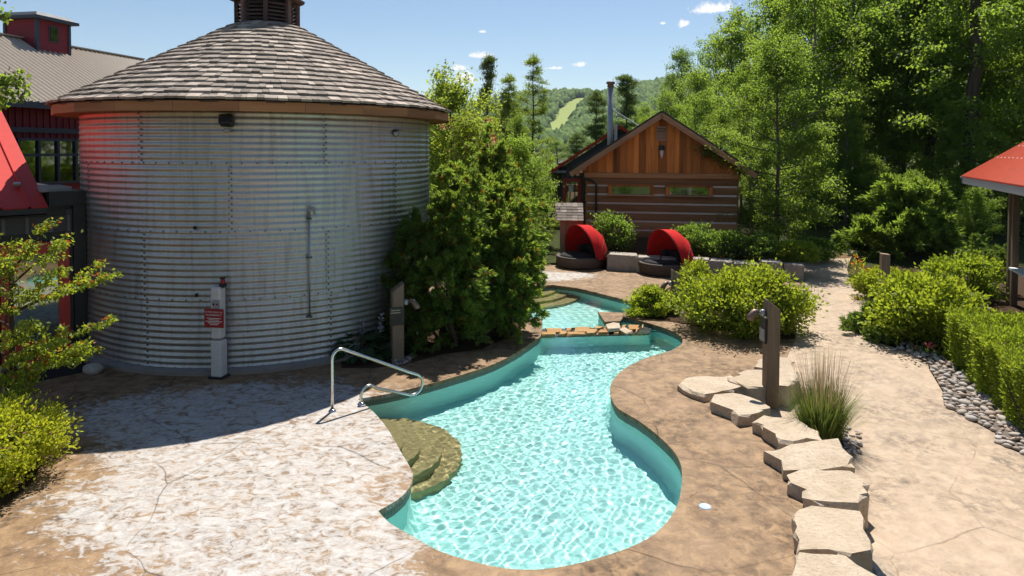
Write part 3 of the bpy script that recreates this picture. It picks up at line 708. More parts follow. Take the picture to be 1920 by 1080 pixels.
# barn
BO = Vector((-12.1, 16.75, 0)); bd = Vector((.2, .98, 0)).normalized(); bn = Vector((-bd.y, bd.x, 0)); bth = math.atan2(bd.y, bd.x)
barn = empty('red_barn', BO, bth, label='large dark red barn with taupe metal roof and rooftop cupola', category='barn')
EZ, RZ_, RUN = 5.14, 7.27, 3.5; X0, X1 = -6.0, 8.3
MB().prism([(X0 + .3, .35), (X1 - .3, .35), (X1 - .3, 2 * RUN - .35), (X0 + .3, 2 * RUN - .35)], 0, EZ + .05).build('wall', M_REDWALL, barn)
for xx in (X0 + .3, X1 - .3):
    MB().add([(xx, .35, EZ), (xx, 2 * RUN - .35, EZ), (xx, RUN, RZ_ - .05)], [(0, 1, 2)]).build('gable', M_REDWALL, barn)
up = Vector((0, RUN, RZ_ - EZ)).normalized(); SLN = math.hypot(RUN, RZ_ - EZ)
corr('roof_slope', (X0, 0, EZ), (1, 0, 0), X1 - X0, up, SLN, .19, .032, M_GREYROOF, barn)
corr('roof_slope', (X0, 2 * RUN, EZ), (1, 0, 0), X1 - X0, Vector((0, -up.y, up.z)), SLN, .19, .02, M_GREYROOF, barn)
box('ridge_cap', ((X0 + X1) / 2, RUN, RZ_ + .03), (X1 - X0, .24, .04), M_GREYROOF, barn)
box('eave_gutter', ((X0 + X1) / 2, -.02, EZ - .09), (X1 - X0, .1, .16), M_SLATE, barn)
bt = MB().box((0, 0, 0), (.05, .03, 1.0)).mesh('batten'); bt.materials.append(M_REDWALL)
x = X0 + .4
while x < X1 - .4:
    o = link('batten', bt, None, barn); o.location = (x, .335, 4.62); x += .2
box('belt_board', ((X0 + X1) / 2, .31, 4.43), (X1 - X0 - .7, .06, .13), M_SLATE, barn)
for k, wx in enumerate((-2.2, .25, 2.7)):
    wn = empty('window', (wx, .30, 3.05)); wn.parent = barn
    for i in range(5): box('mullion', (-.05 + i * .575, 0, .56), (.075, .08, 1.2), M_SLATE, wn)
    for zz in (0.0, .74, 1.14): box('rail', (1.1, 0, zz), (2.37, .075, .07), M_SLATE, wn)
    for i in range(4):
        for z_, h_ in ((.37, .68), (.94, .36)): box('pane', (.2375 + i * .575, .02, z_), (.52, .01, h_), M_MIRROR, wn)
cu = empty('roof_cupola', (4.6, RUN, RZ_ - .45)); cu.parent = barn
tcu = (Vector((-14.8, 21.25, 0)) - BO); cu.location = (tcu.dot(bd), RUN, RZ_ - .42)
box('cupola_wall', (0, 0, .5), (1.15, 1.15, 1.0), M_REDWALL, cu)
for sx, sy in ((-1, -1), (1, -1), (1, 1), (-1, 1)): box('corner_board', (sx * .57, sy * .57, .5), (.09, .09, 1.0), M_SLATE, cu)
box('cupola_window', (-.15 + .15, -.585, .62), (.34, .03, .5), M_SLATE, cu); box('cupola_pane', (0, -.605, .62), (.26, .02, .42), M_GLASS, cu)
MB().box((0, 0, 1.05), (1.55, 1.55, .09)).box((0, 0, 1.16), (1.5, 1.5, .14), None, .75).build('cupola_roof', M_SLATE, cu)
# ------------------------------------------------------------------ log cabin
CB = .55; cth = math.radians(-10)
ap = aty(1240, 213, 26.0); cab = empty('log_cabin', (ap.x, ap.y, CB), cth, label='log cabin with stained board gable and two slit windows', category='cabin')
HW = 2.86; LH = 2.38; RH = ap.z - CB; ovh = .55; er = (RH - .12) 
slope = 2.28 / 3.45
nl = 7; lh = LH / nl
box('chinking', (0, 3.15, LH / 2), (2 * HW - .1, 6.24, LH), M_CHINK, cab)
for k in range(nl):
    jj = rnd.gauss(0, .006)
    if k == 5:
        for a_, b_ in ((-HW, -1.98), (-.26, .2), (1.92, HW)): box('log', ((a_ + b_) / 2, .08, lh * (k + .5)), (b_ - a_, .2, lh - .078), M_LOG, cab, bevel=.014)
    else: box('log', (0, .07 + jj, lh * (k + .5)), (2 * HW + rnd.uniform(-.04, .04), .22, lh - .078), M_LOG, cab, bevel=.014)
    for sx in (-1, 1): box('corner_log', (sx * (HW - .09), 3.1, lh * (k + .5) + .02), (.22, 6.1, lh - .06), M_LOG, cab, bevel=.014)
box('plate_log', (0, .02, LH + .06), (2 * HW + .1, .26, .20), M_LOG, cab, bevel=.012)
gz = LH + .16; gh = RH - .2 - gz
x = -HW - .1; 
while x < HW + .1:
    w_ = rnd.uniform(.2, .33); x2 = min(x + w_, HW + .1); h1 = RH - .16 - slope * abs(x + .004); h2 = RH - .16 - slope * abs(x2 - .004); pts = []
    if min(h1, h2) > gz + .02:
        yb = -.03 + rnd.uniform(-.01, .01); tops = [(x + .004, h1), (x2 - .004, h2)]
        if x < 0 < x2: tops = [(x + .004, h1), (0, RH - .16), (x2 - .004, h2)]
        fr = [(x + .004, gz), (x2 - .004, gz)] + tops[::-1]; m = len(fr)
        b_ = MB(); b_.add([(p[0], yb, p[1]) for p in fr] + [(p[0], yb + .04, p[1]) for p in fr], [tuple(range(m)), tuple(range(2 * m - 1, m - 1, -1))] + [((i + 1) % m, i, m + i, m + (i + 1) % m) for i in range(m)])
        b_.build('gable_board', M_GABLE, cab)
    x = x2
for wx in (-1.12, 1.06):
    wn = empty('window', (wx, -.05, lh * 5 + .0)); wn.parent = cab; hw_ = .86
    for nm, c, dd in (('window_frame', (0, 0, .36), (2 * hw_, .16, .09)), ('window_frame', (-hw_ + .07, 0, .16), (.14, .158, .31)), ('window_frame', (hw_ - .07, 0, .16), (.14, .158, .31)), ('sill', (0, -.02, -.02), (2 * hw_ + .06, .22, .06))):
        box(nm, c, dd, M_GABLE if nm != 'sill' else M_TRIM, wn, bevel=.008)
    box('pane', (0, .03, .16), (2 * hw_ - .26, .02, .32), M_MIRROR, wn)
ang = math.atan(slope); EX = HW + ovh; rl_ = EX / math.cos(ang)
for sx in (-1, 1):
    rot = RY(sx * ang); mid_ = Vector((sx * EX / 2, 0, RH - slope * EX / 2))
    box('roof_plane', mid_ + Vector((sx * .02, 3.0, .03)), (rl_ + .05, 7.0, .10), M_BLACK, cab, rot)
    box('rake_board', mid_ + Vector((0, -.535, -.09)), (rl_ + .02, .05, .19), M_TRIM, cab, rot)
    box('rake_board', mid_ + Vector((0, -.57, -.045)), (rl_ + .02, .03, .10), M_TRIM, cab, rot)
for k in range(3): box('lookout_beam', (-HW - .28 + k * .12, -.25, LH + .10 + .12 * k), (.13, .6, .13), M_TRIM, cab, bevel=.01)
vt = empty('gable_vent', (.02, -.07, RH - 1.02)); vt.parent = cab
box('vent_frame', (0, .01, .26), (.40, .05, .54), M_POST, vt)
for k in range(5): box('louver', (0, -.03, .08 + .09 * k), (.34, .05, .02), M_POST, vt, RX(.6))
MB().tube([(-HW - .5, .0, LH + .12), (-HW - .35, -.1, LH + .02), (-HW + .25, -.14, LH - .16), (-HW + .42, -.14, LH - .3), (-HW + .42, -.14, .1)], .045).build('downspout', M_BLACK, cab)
MB().tube([(-EX, -.5, RH - slope * EX - .03), (-EX, 6.4, RH - slope * EX - .03)], .07).build('gutter', M_BLACK, cab)
lt = empty('gable_lamp', Matrix.Rotation(cth, 3, 'Z') @ Vector((.02, -.12, RH - 1.5)) + cab.location, cth, label='small dark wall lamp with pale shade high on the cabin gable', category='lamp')
MB().box((0, .03, .18), (.12, .1, .12)).lathe([(.0, .30), (.11, .26), (.13, .12), (.1, .1)], 10, (0, -.06, 0)).build('lamp_cap', M_BLACK, lt)
MB().lathe([(.075, .11), (.055, -.1), (.02, -.2), (0, -.2)], 10, (0, -.06, 0)).build('lamp_shade', M_LETTER, lt)
# flue pipe beside the cabin, with brace
px = aty(1144, 270, 28.0); fl = empty('chimney_pipe', (px.x, px.y, 0), 0, label='tall steel stove pipe with cap rising beside the cabin roof', category='chimney')
zt = aty(1144, 152, 28.0).z
MB().tube([(0, 0, 2.4), (0, 0, zt - .18)], .115, 14).build('pipe', M_GALV, fl, True)
MB().lathe([(.0, zt), (.16, zt - .02), (.19, zt - .10), (.12, zt - .14), (.15, zt - .22), (.115, zt - .26)], 14).build('rain_cap', M_BRASS, fl, True)
MB().tube([(.24, .05, 2.6), (.24, .05, aty(1144, 232, 28).z)], .06, 8).build('flashing_box', M_CHINK, fl)
a_ = aty(1150, 205, 28); b_ = aty(1204, 240, 26.6)
MB().tube([(.05, 0, a_.z), (b_.x - px.x, b_.y - px.y, b_.z)], .03, 6).build('brace', M_GALV, fl)
# grey building with a red roof behind the cabin
gb0 = aty(1161, 240, 31.0); gb = empty('grey_lodge', (gb0.x, gb0.y, .55), math.radians(-6), label='charcoal board building with red roof edge behind the log cabin', category='building')
gr = gb0.z - .55; gs = .66; gw = 2.75; ge = gr - gs * 3.1
MB().add([(-gw, 0, 0), (gw, 0, 0), (gw, 0, gr - gs * gw - .1), (0, 0, gr - .1), (-gw, 0, gr - gs * gw - .1)], [(0, 1, 2, 3, 4)]).build('gable_wall', M_GREYBOARD, gb)
box('side_wall', (-gw + .02, 3, 1.4), (.05, 6, 2.8), M_GREYBOARD, gb)
for k in range(9): box('batten', (-gw + .1 + .22 * k, -.03, 1.35), (.05, .04, 2.7), M_DARK, gb)
box('corner_board', (-gw + .06, -.05, 1.4), (.14, .06, 2.8), M_BLACK, gb)
for sx in (-1, 1):
    rot = RY(sx * math.atan(gs)); L_ = 3.1 / math.cos(math.atan(gs)); m_ = Vector((sx * 1.55, 0, gr - gs * 1.55))
    box('roof_plane', m_ + Vector((0, 2.6, .0)), (L_, 6.4, .08), M_BLACK, gb, rot)
    box('red_roof_trim', m_ + Vector((0, -.62, .03)), (L_ + .05, .12, .12), M_REDROOF, gb, rot)
box('eave_return', (-2.75, -.3, ge + .05), (.75, .6, .09), M_GREYPALE, gb)
dr = empty('door', (-2.12, -.05, 0)); dr.parent = gb
for c, dd in (((-.34, 0, 1.05), (.16, .06, 2.1)), ((.34, 0, 1.05), (.16, .06, 2.1)), ((0, 0, 2.02), (.55, .058, .16)), ((0, 0, .2), (.55, .058, .4))): box('door_frame', c, dd, M_REDDOOR, dr)
box('door_glass', (0, .01, 1.2), (.56, .02, 1.7), M_MIRROR, dr); box('notice', (-.05, -.01, 1.62), (.2, .012, .3), M_WHITE, dr)
# towel cabinet with a shingled lid
tcp = Vector((2.08, 24.3, 0)); tc = empty('towel_cabinet', tcp, math.radians(-4), label='small board cabinet with a sloping shingled lid left of the cabin', category='cabinet')
box('cabinet_body', (.06, .35, .80), (.82, .6, 1.6), M_POST, tc)
for k in range(5): box('board', (-.27 + .165 * k, .03, .78), (.155, .03, 1.5), M_POST, tc)
tl = math.radians(42)
for k in range(6): 
    for j in range(5):
        box('shingle', (-.42 + .2 * j + rnd.uniform(-.01, .01), -.17 + .135 * k * 1.0 * math.cos(tl), 1.52 + .135 * k * math.sin(tl)), (.19, .2, .02), M_SHINGLE, tc, RX(tl - .08))
box('lid_deck', (-.02, .1, 1.73), (1.0, .86, .02), M_POST, tc, RX(tl))
MB().tube([(.33, -.02, .9), (.33, -.04, 1.25)], .035).build('cup_dispenser', M_WHITE, tc)
# ------------------------------------------------------------------ right pavilion
PO = Vector((12.3, 18.57, 0)); pe = Vector((-.39, -.92, 0)).normalized(); pi_ = Vector((.92, -.39, 0)).normalized()
pav = empty('poolside_pavilion', PO, math.atan2(pe.y, pe.x), label='pavilion with faded red corrugated roof and grey fascia beside the hedge', category='pavilion')
pr = .93 / 1.39; uy = Vector((0, 1, pr)).normalized()
corr('roof_slope', (0, 0, 3.30), (1, 0, 0), 8.0, uy, 4.2, .11, .024, M_REDROOF2, pav)
W2 = 2 * 4.2 * uy.y
corr('roof_slope', (0, W2, 3.30), (1, 0, 0), 8.0, Vector((0, -uy.y, uy.z)), 4.2, .11, .024, M_REDROOF2, pav)
box('fascia', (4.0, .03, 3.19), (7.98, .05, .17), M_GREYPALE, pav)
box('soffit', (4.0, .55, 3.12), (7.9, 1.0, .02), M_POST, pav)
for k in range(2): box('rake_board', Vector((.03, 0, 3.2)) + uy * 2.1 if k == 0 else Vector((.03, W2, 3.2)) + Vector((0, -uy.y, uy.z)) * 2.1, (.05, 4.2, .17), M_GREYPALE, pav, RX((1 if k == 0 else -1) * math.atan(pr)))
for k in range(14):
    for rr_ in (.9, 1.45): box('roof_screw', Vector((.3 + .35 * k, 0, 3.32)) + uy * rr_, (.05, .03, .02), M_WHITE, pav, RX(math.atan(pr)))
wy = 1.05
for x_ in (.45, .80): box('post', (x_, wy, 1.56), (.14, .14, 3.12), M_POST, pav)
for x_ in (2.6, 4.8, 7.0): box('post', (x_, wy, 1.56), (.18, .18, 3.12), M_POST, pav)
box('wall', (4.2, wy + .35, 1.5), (7.0, .1, 3.1), M_DARK, pav)
box('end_wall', (.66, wy + 2.2, 1.5), (.1, 3.6, 3.1), M_DARK, pav)
box('ledge', (2.2, wy - .02, 1.0), (2.4, .3, .05), M_WHITE, pav)
# distant red roof glimpsed through the trees beyond the silo
fr_ = aty(842, 262, 34); far = empty('far_red_roofed_house', (fr_.x, fr_.y, .8), .2, label='orange red roof of a distant house glimpsed through the trees', category='house')
box('wall', (0, 2.5, 1.6), (4.4, 4.2, 3.2), M_GREYBOARD, far)
corr('roof_slope', (-2.6, -.1, 3.05), (1, 0, 0), 5.2, (0, 1, .7), 3.2, .3, .02, M_REDROOF2, far)
corr('roof_slope', (-2.6, 5.15, 3.05), (1, 0, 0), 5.2, (0, -1, .7), 3.2, .3, .02, M_REDROOF2, far)
# ------------------------------------------------------------------ small things
def text(s, size, mat, parent, loc, rot=(math.pi / 2, 0, 0), align='CENTER'):
    cu_ = bpy.data.curves.new('lettering', 'FONT'); cu_.body = s; cu_.size = size; cu_.align_x = align; cu_.align_y = 'CENTER'; cu_.extrude = .001
    o = bpy.data.objects.new('lettering', cu_); COL.objects.link(o); dg = bpy.context.evaluated_depsgraph_get(); me = bpy.data.meshes.new_from_object(o.evaluated_get(dg))
    bpy.data.objects.remove(o); o = link('lettering', me, mat, parent); o.location = loc; o.rotation_euler = rot; return o
# handrail
A = g(623, 771); hd = Vector((.8, .6, 0)).normalized()
rail = empty('pool_handrail', A, math.atan2(hd.y, hd.x), label='polished steel handrail curving over the pool steps', category='handrail')
def arc(c, r, a0, a1, n=8): return [(c[0] + r * math.cos(math.radians(a0 + (a1 - a0) * k / n)), c[1] + r * math.sin(math.radians(a0 + (a1 - a0) * k / n))) for k in range(n + 1)]
prof = [(0, 0), (0, .4), (0, .78)] + arc((.13, .80), .13, 180, 68, 8)
prof += [(1.28, .36)] + arc((1.39, .12), .17, 62, -110, 10) + [(.74, .195)] + arc((.60, .14), .13, 68, 180, 7) + [(.47, .07), (.47, 0)]
ff = [prof[0]]
MB().tube([(p[0], 0, p[1]) for p in prof], .024, 12).build('rail_tube', M_STEEL, rail, True)
for x_ in (0, .47): MB().lathe([(.0, .035), (.035, .035), (.055, .012), (.06, .0)], 16, (x_, 0, 0)).build('base_flange', M_STEEL, rail, True)
# white hydrant post with emergency sign and stop button
wp = g(411, 707); hy = empty('emergency_post', wp, -.18, label='scuffed white wooden post with red emergency sign in front of the silo', category='post')
wq = .20; hz = aty(411, 537, wp.y).z
b_ = MB(); b_.box((0, 0, .33), (.20, .2, .66)); b_.build('post_lower', M_WHITEP, hy, bevel=.018)
b_ = MB(); b_.box((-.008, 0, .68 + (hz - .68) / 2), (.19, .19, hz - .68)); b_.build('post_upper', M_WHITEP, hy, bevel=.03)
box('burnt_collar', (0, 0, .015), (.28, .26, .05), M_BLACK, hy, bevel=.01)
box('switch_plate', (.02, -.10, hz - .29), (.13, .02, .15), M_GREYPALE, hy, bevel=.004)
for dx in (-.02, .05): MB().lathe([(0, .012), (.017, .012), (.02, 0)], 10).build('switch', M_SIGNRED if dx > 0 else M_BLACK, hy).matrix_basis = Matrix.Translation((dx, -.11, hz - .29)) @ Matrix.Rotation(math.pi / 2, 4, 'X')
sg_ = empty('emergency_sign', (-.01, -.115, hz - .53)); sg_.parent = hy
box('sign_board', (0, 0, 0), (.37, .012, .325), M_SIGNRED, sg_, bevel=.003)
text('IN THE EVENT OF', .041, M_LETTER, sg_, (0, -.0085, .105)); text('AN EMERGENCY', .041, M_LETTER, sg_, (0, -.0085, .055))
for k, wd in enumerate((.27, .19, .31, .22, .16)): box('text_line', (0, -.008, .0 - .027 * k), (wd, .003, .011), M_LETTER, sg_)
bx_ = empty('alarm_beacon', (.075, .02, hz - .0)); bx_.parent = hy
box('beacon_base', (0, 0, .02), (.09, .09, .07), M_BLACK, bx_); MB().lathe([(.04, .05), (.042, .1), (.03, .13), (0, .135)], 12).build('beacon_lens', M_SIGNRED, bx_, True); box('beacon_cap', (0, 0, .145), (.075, .075, .025), M_BLACK, bx_)
# things on the silo wall
def on_silo(u, z, off=0.0):
    a = sang(u, z); return Vector((SX + (SR + off) * math.cos(a), SY + (SR + off) * math.sin(a), z)), a + math.pi / 2
p_, a_ = on_silo(428, aty(428, 232, 12).z, .02); fl1 = empty('flood_light', p_, a_, label='dark box floodlight with round sensor under the silo eave', category='light')
box('lamp_housing', (0, -.12, .05), (.22, .20, .17), M_BLACK, fl1, RX(-.35), bevel=.015); box('bracket', (0, -.02, .02), (.08, .06, .12), M_BRASS, fl1)
MB().lathe([(0, .03), (.05, .03), (.065, 0), (.05, -.04), (0, -.04)], 12, (0, -.1, -.12)).build('sensor', M_GREYPALE, fl1, True)
p_, a_ = on_silo(740, aty(740, 247, 12.5).z, .02); fl2 = empty('wall_sensor', p_, a_, label='small round wall sensor on the right flank of the silo', category='sensor')
o = MB().lathe([(0, .07), (.05, .065), (.07, .03), (.072, 0)], 14).build('sensor_body', M_GALV, fl2, True); o.rotation_euler = (math.pi / 2, 0, 0); box('sensor_hood', (0, -.05, .07), (.13, .1, .015), M_BLACK, fl2)
zt_, zb_ = aty(578, 392, 12.1).z, aty(583, 603, 12.1).z
p_, a_ = on_silo(579, 2, .06); sp = empty('standpipe', (p_.x, p_.y, 0), a_, label='thin grey standpipe with bent nozzle fixed to the silo wall', category='pipe')
MB().tube([(0, 0, zb_), (0, 0, zt_ - .16)], .016).build('pipe', M_GALV, sp, True)
MB().tube([(0, 0, zt_ - .17), (0, 0, zt_ - .03), (.02, -.03, zt_), (.07, -.05, zt_), (.085, -.05, zt_ - .04), (.085, -.05, zt_ - .12)], .024).build('nozzle', M_GALV, sp, True)
for zz in (zb_ + .02, (zb_ + zt_) / 2 + .1, zt_ - .2): box('pipe_clip', (0, .02, zz), (.09, .08, .03), M_BOLT, sp)
for u, v in ((368, 427), (370, 553)):
    p_, a_ = on_silo(u, aty(u, v, 11.9).z, .03); hk = empty('wall_hook', p_, a_, label='small black hook on the silo ' + ('above the seam, higher of the two' if v < 500 else 'left of the white post, lower of the two'), category='hook')
    box('hook_plate', (0, -.0, .0), (.035, .03, .06), M_BLACK, hk); MB().tube([(0, -.01, .0), (0, -.06, -.02), (0, -.06, .03)], .009, 6).build('hook_arm', M_BLACK, hk)
# lamp and sign posts
def lamp_post(base, top_z, w_, rz, label, lamp=None, cut=.22, sign=None, tilt=0.0):
    t = empty('lamp_post', base, rz, label=label, category='post', group='square timber lamp and sign posts')
    h = top_z - base.z; x = w_ / 2
    vs = [(-x, -x, -.1), (x, -x, -.1), (x, x, -.1), (-x, x, -.1), (-x, -x, h if cut > 0 else h + cut), (x, -x, h - cut if cut > 0 else h), (x, x, h - cut if cut > 0 else h), (-x, x, h if cut > 0 else h + cut)]
    MB().add(vs, [(3, 2, 1, 0), (4, 5, 6, 7), (0, 1, 5, 4), (1, 2, 6, 5), (2, 3, 7, 6), (3, 0, 4, 7)]).build('timber_post', M_POST, t, bevel=.008)
    if lamp:
        sx, sy, zz = lamp; L = empty('lamp', (sx * x, sy * x, zz)); L.parent = t; dv = Vector((sx, sy, 0)).normalized()
        MB().lathe([(.045, -.05), (.05, .0), (.035, .045), (0, .05)], 12, tuple(dv * .05)).build('lamp_mount', M_GALV, L, True)
        MB().tube([dv * .05 + Vector((0, 0, .0)), dv * .12 + Vector((0, 0, .01)), dv * .15 + Vector((0, 0, 0))], .02).build('lamp_arm', M_GALV, L, True)
        MB().tube([dv * .12 + Vector((0, 0, .025)), dv * .19 + Vector((0, 0, .01)), dv * .25 + Vector((0, 0, -.06)), dv * .28 + Vector((0, 0, -.12))], [.035, .055, .06, .062], 12).build('lamp_shade', M_BRASS, L, True)
    return t
b0 = gp(1444, 768, lambda x, y: -.22); zt_ = aty(1438, 560, b0.y).z
lp = lamp_post(b0, zt_, .205, .02, 'weathered timber post with bronze lamp rising from the limestone edging', (-1, -.1, zt_ - b0.z - .22), .16)
s_ = empty('side_sign', (-.135, .0, zt_ - b0.z - .50)); s_.parent = lp
box('sign_board', (0, 0, 0), (.03, .22, .42), M_SIGNDARK, s_, bevel=.003); box('sign_top', (0, 0, .22), (.04, .24, .02), M_LETTERB, s_); box('sign_plate', (-.018, 0, -.08), (.008, .2, .2), M_GREYPALE, s_)
b1 = g(1266, 584); zt1 = aty(1268, 505, b1.y).z
lamp_post(b1, zt1, .18, .15, 'timber lamp post half hidden between the shrubs by the upper pool', (-1, -.2, zt1 - .34), .13)
b2 = g(745, 674); zt2 = aty(752, 529, b2.y).z
lp2 = lamp_post(b2, zt2, .22, .35, 'timber post with dark brown sign in front of the cedars', (1, -.7, zt2 - .36), -.17)
s2 = empty('brown_sign', (-.035, -.125, zt2 - .62)); s2.parent = lp2
box('sign_board', (0, 0, 0), (.26, .015, .34), M_SIGNDARK, s2, bevel=.003)
for k, wd in enumerate((.17, .185)): box('text_line', (-.02, -.0095, .115 - .045 * k), (wd, .003, .017), M_LETTERB, s2)
b3 = g(1657, 589); zt3 = aty(1657, 475, b3.y).z
lamp_post(b3, zt3, .19, -.2, 'timber post among the lime green shrubs beside the path', None, .02)
# pool light cover in the deck
d0 = g(1322, 950); sk = empty('deck_lid', d0, .3, label='small pale blue round lid set in the brown deck', category='lid')
MB().lathe([(0, .010), (.060, .010), (.068, .004), (.069, 0)], 28).build('lid', M_BLUEDISC, sk); MB().lathe([(0, .0125), (.03, .0125), (.032, .011)], 20, (.015, .0, 0)).build('lid_emblem', M_WHITE, sk)
# round daybeds
def daybed(loc, rz, lab):
    t = empty('round_daybed', loc, rz, label=lab, category='daybed', group='red canopied daybeds')
    R0 = .82
    prof_ = [(0, .02), (R0 - .08, .02), (R0 - .05, .05), (R0 - .02, .20), (R0 + .02, .36), (R0 - .01, .39), (R0 - .08, .38), (R0 - .10, .30), (0, .30)]
    MB().lathe(prof_, 40).build('wicker_base', M_WICKER, t, True)
    for k in range(5): MB().lathe([(R0 - .035 + .012 * k, .07 + .06 * k), (R0 - .018 + .012 * k, .085 + .06 * k), (R0 - .033 + .012 * k, .10 + .06 * k)], 40).build('wicker_band', M_WICKER, t, True)
    MB().lathe([(0, .44), (.58, .44), (.68, .41), (.70, .34), (.68, .30)], 36).build('seat_cushion', M_CUSHION, t, True)
    for k, a in enumerate((-.6, 0.1, .75)):
        o = MB().lathe([(0, .1), (.14, .085), (.2, .0), (.14, -.085), (0, -.1)], 14).build('back_cushion', M_CUSHION, t, True); o.location = (.42 * math.cos(a), .42 * math.sin(a), .56); o.rotation_euler = (0, 1.1, a)
    # pram hood: ribs pivot on the local y axis; local +x is the back
    nr = 5; phis = [math.radians(-8 + 108 * k / (nr - 1)) for k in range(nr)]; RH_ = .92; NA = 20; NSUB = 5; V = []; rows_ = []
    for s in range((nr - 1) * NSUB + 1):
        f = s / NSUB; k = min(int(f), nr - 2); q = f - k; ph = phis[k] + (phis[k + 1] - phis[k]) * q; sag = 1 - .035 * math.sin(math.pi * q) ** .8
        for j in range(NA + 1):
            a = math.pi * j / NA; y = -RH_ * math.cos(a); rr = RH_ * math.sin(a) * (sag if 0 < j < NA else 1) * (.95 + .24 * max(0, math.sin(ph)))
            V.append((rr * math.cos(ph), y, .36 + rr * math.sin(ph)))
    m = NA + 1; Q = [(s * m + j, s * m + j + 1, (s + 1) * m + j + 1, (s + 1) * m + j) for s in range((nr - 1) * NSUB) for j in range(NA)]
    o = MB().add(V, Q).build('canopy', M_CANVAS, t, True); sd = o.modifiers.new('thickness', 'SOLIDIFY'); sd.thickness = .012
    for k, ph in enumerate(phis):
        pts = [(RH_ * (.94 + .23 * max(0, math.sin(ph))) * math.sin(math.pi * j / 18) * math.cos(ph), -RH_ * math.cos(math.pi * j / 18), .36 + RH_ * (.94 + .23 * max(0, math.sin(ph))) * math.sin(math.pi * j / 18) * math.sin(ph)) for j in range(19)]
        MB().tube(pts, .012, 6).build('canopy_rib', M_BLACK, t, True)
    return t
daybed(g(1089, 500) + Vector((0, .1, 0)), math.radians(28), 'red canopied round daybed nearest the towel cabinet')
daybed(g(1247, 513) + Vector((0, .1, 0)), math.radians(24), 'red canopied round daybed standing behind the timber lamp post')
# ------------------------------------------------------------------ foliage
def mat_leaf(name, dark, lite, trans, share=.48, hue=None, hue_at=.9, rough=.6, scale=.8):
    n = NT(name); t = n.n('ShaderNodeAttribute', attribute_name='tint').outputs['Fac']; o = n.n('ShaderNodeObjectInfo').outputs['Random']
    f = n.noise(n.pos(), scale, 2, .5)
    k = n.math('ADD', n.math('MULTIPLY', t, .6), n.math('ADD', n.math('MULTIPLY', f, .45), n.math('MULTIPLY', n.math('SUBTRACT', o, .5), .3)))
    c = n.mix(n.math('SUBTRACT', k, .05, clamp=True), dark, lite); tr = n.mix(n.math('SUBTRACT', k, .05, clamp=True), tuple(x * .6 for x in trans), trans)
    if hue is not None:
        h = n.n('ShaderNodeAttribute', attribute_name='hue').outputs['Fac']
        c = n.mix(n.math('GREATER_THAN', h, .5), c, hue); tr = n.mix(n.math('GREATER_THAN', h, .5), tr, hue)
    d = n.n('ShaderNodeBsdfDiffuse', i_Color=c); tl_ = n.n('ShaderNodeBsdfTranslucent', i_Color=tr); gl = n.n('ShaderNodeBsdfGlossy', i_Color=(1, 1, 1), i_Roughness=rough)
    m1 = n.n('ShaderNodeMixShader', i_Fac=share); n.put(m1.inputs[1], d); n.put(m1.inputs[2], tl_)
    m2 = n.n('ShaderNodeMixShader', i_Fac=.025); n.put(m2.inputs[1], m1); n.put(m2.inputs[2], gl)
    return n.out(m2.outputs[0])
L_MID = mat_leaf('mid_green_leaf', (.07, .125, .015), (.17, .245, .028), (.43, .60, .06), .6)
L_YEL = mat_leaf('yellow_green_leaf', (.095, .145, .016), (.21, .265, .03), (.54, .66, .06), .6)
L_DEEP = mat_leaf('deep_green_leaf', (.05, .095, .017), (.115, .175, .03), (.33, .50, .06), .6)
L_PINE = mat_leaf('pine_needle', (.045, .08, .026), (.11, .155, .044), (.24, .34, .06), .46)
L_LARCH = mat_leaf('larch_needle', (.09, .14, .022), (.20, .265, .04), (.50, .64, .07), .58)
L_CEDAR = mat_leaf('cedar_spray', (.065, .125, .018), (.18, .25, .035), (.46, .64, .07), .56, hue=(.34, .15, .02), scale=2.0)
L_LIME = mat_leaf('lime_shrub_leaf', (.12, .19, .016), (.27, .34, .024), (.56, .66, .04), .55, scale=2.5)
L_SPIREA = mat_leaf('golden_leaf', (.24, .30, .014), (.40, .44, .022), (.70, .74, .04), .58, hue=(.6, .25, .25), scale=3)
L_HEDGE = mat_leaf('hedge_leaf', (.12, .195, .014), (.25, .33, .024), (.50, .62, .04), .52, scale=2.0)
L_JUNI = mat_leaf('juniper_leaf', (.10, .17, .03), (.22, .32, .06), (.28, .40, .05), .4, scale=3)
L_EUON = mat_leaf('winged_shrub_leaf', (.14, .22, .018), (.29, .37, .03), (.60, .70, .05), .56, hue=(.50, .12, .025), scale=3)
L_HOSTA = mat_leaf('hosta_leaf', (.025, .06, .02), (.06, .11, .035), (.08, .17, .03), .3)
L_GRASS = mat_leaf('reed_grass_blade', (.11, .17, .025), (.24, .30, .06), (.32, .40, .07), .42, hue=(.36, .27, .14), scale=4)
L_FLOWER = mat_leaf('orange_petal', (.75, .17, .01), (.85, .26, .015), (.8, .3, .02), .4)
L_PINK = mat_leaf('pink_petal', (.75, .10, .16), (.85, .2, .28), (.8, .2, .25), .4)
L_WHITE = mat_leaf('pale_lilac_petal', (.5, .45, .6), (.7, .66, .78), (.6, .55, .7), .4)
L_PURPLE = mat_leaf('purple_leaf', (.10, .025, .035), (.17, .05, .06), (.2, .05, .06), .4)

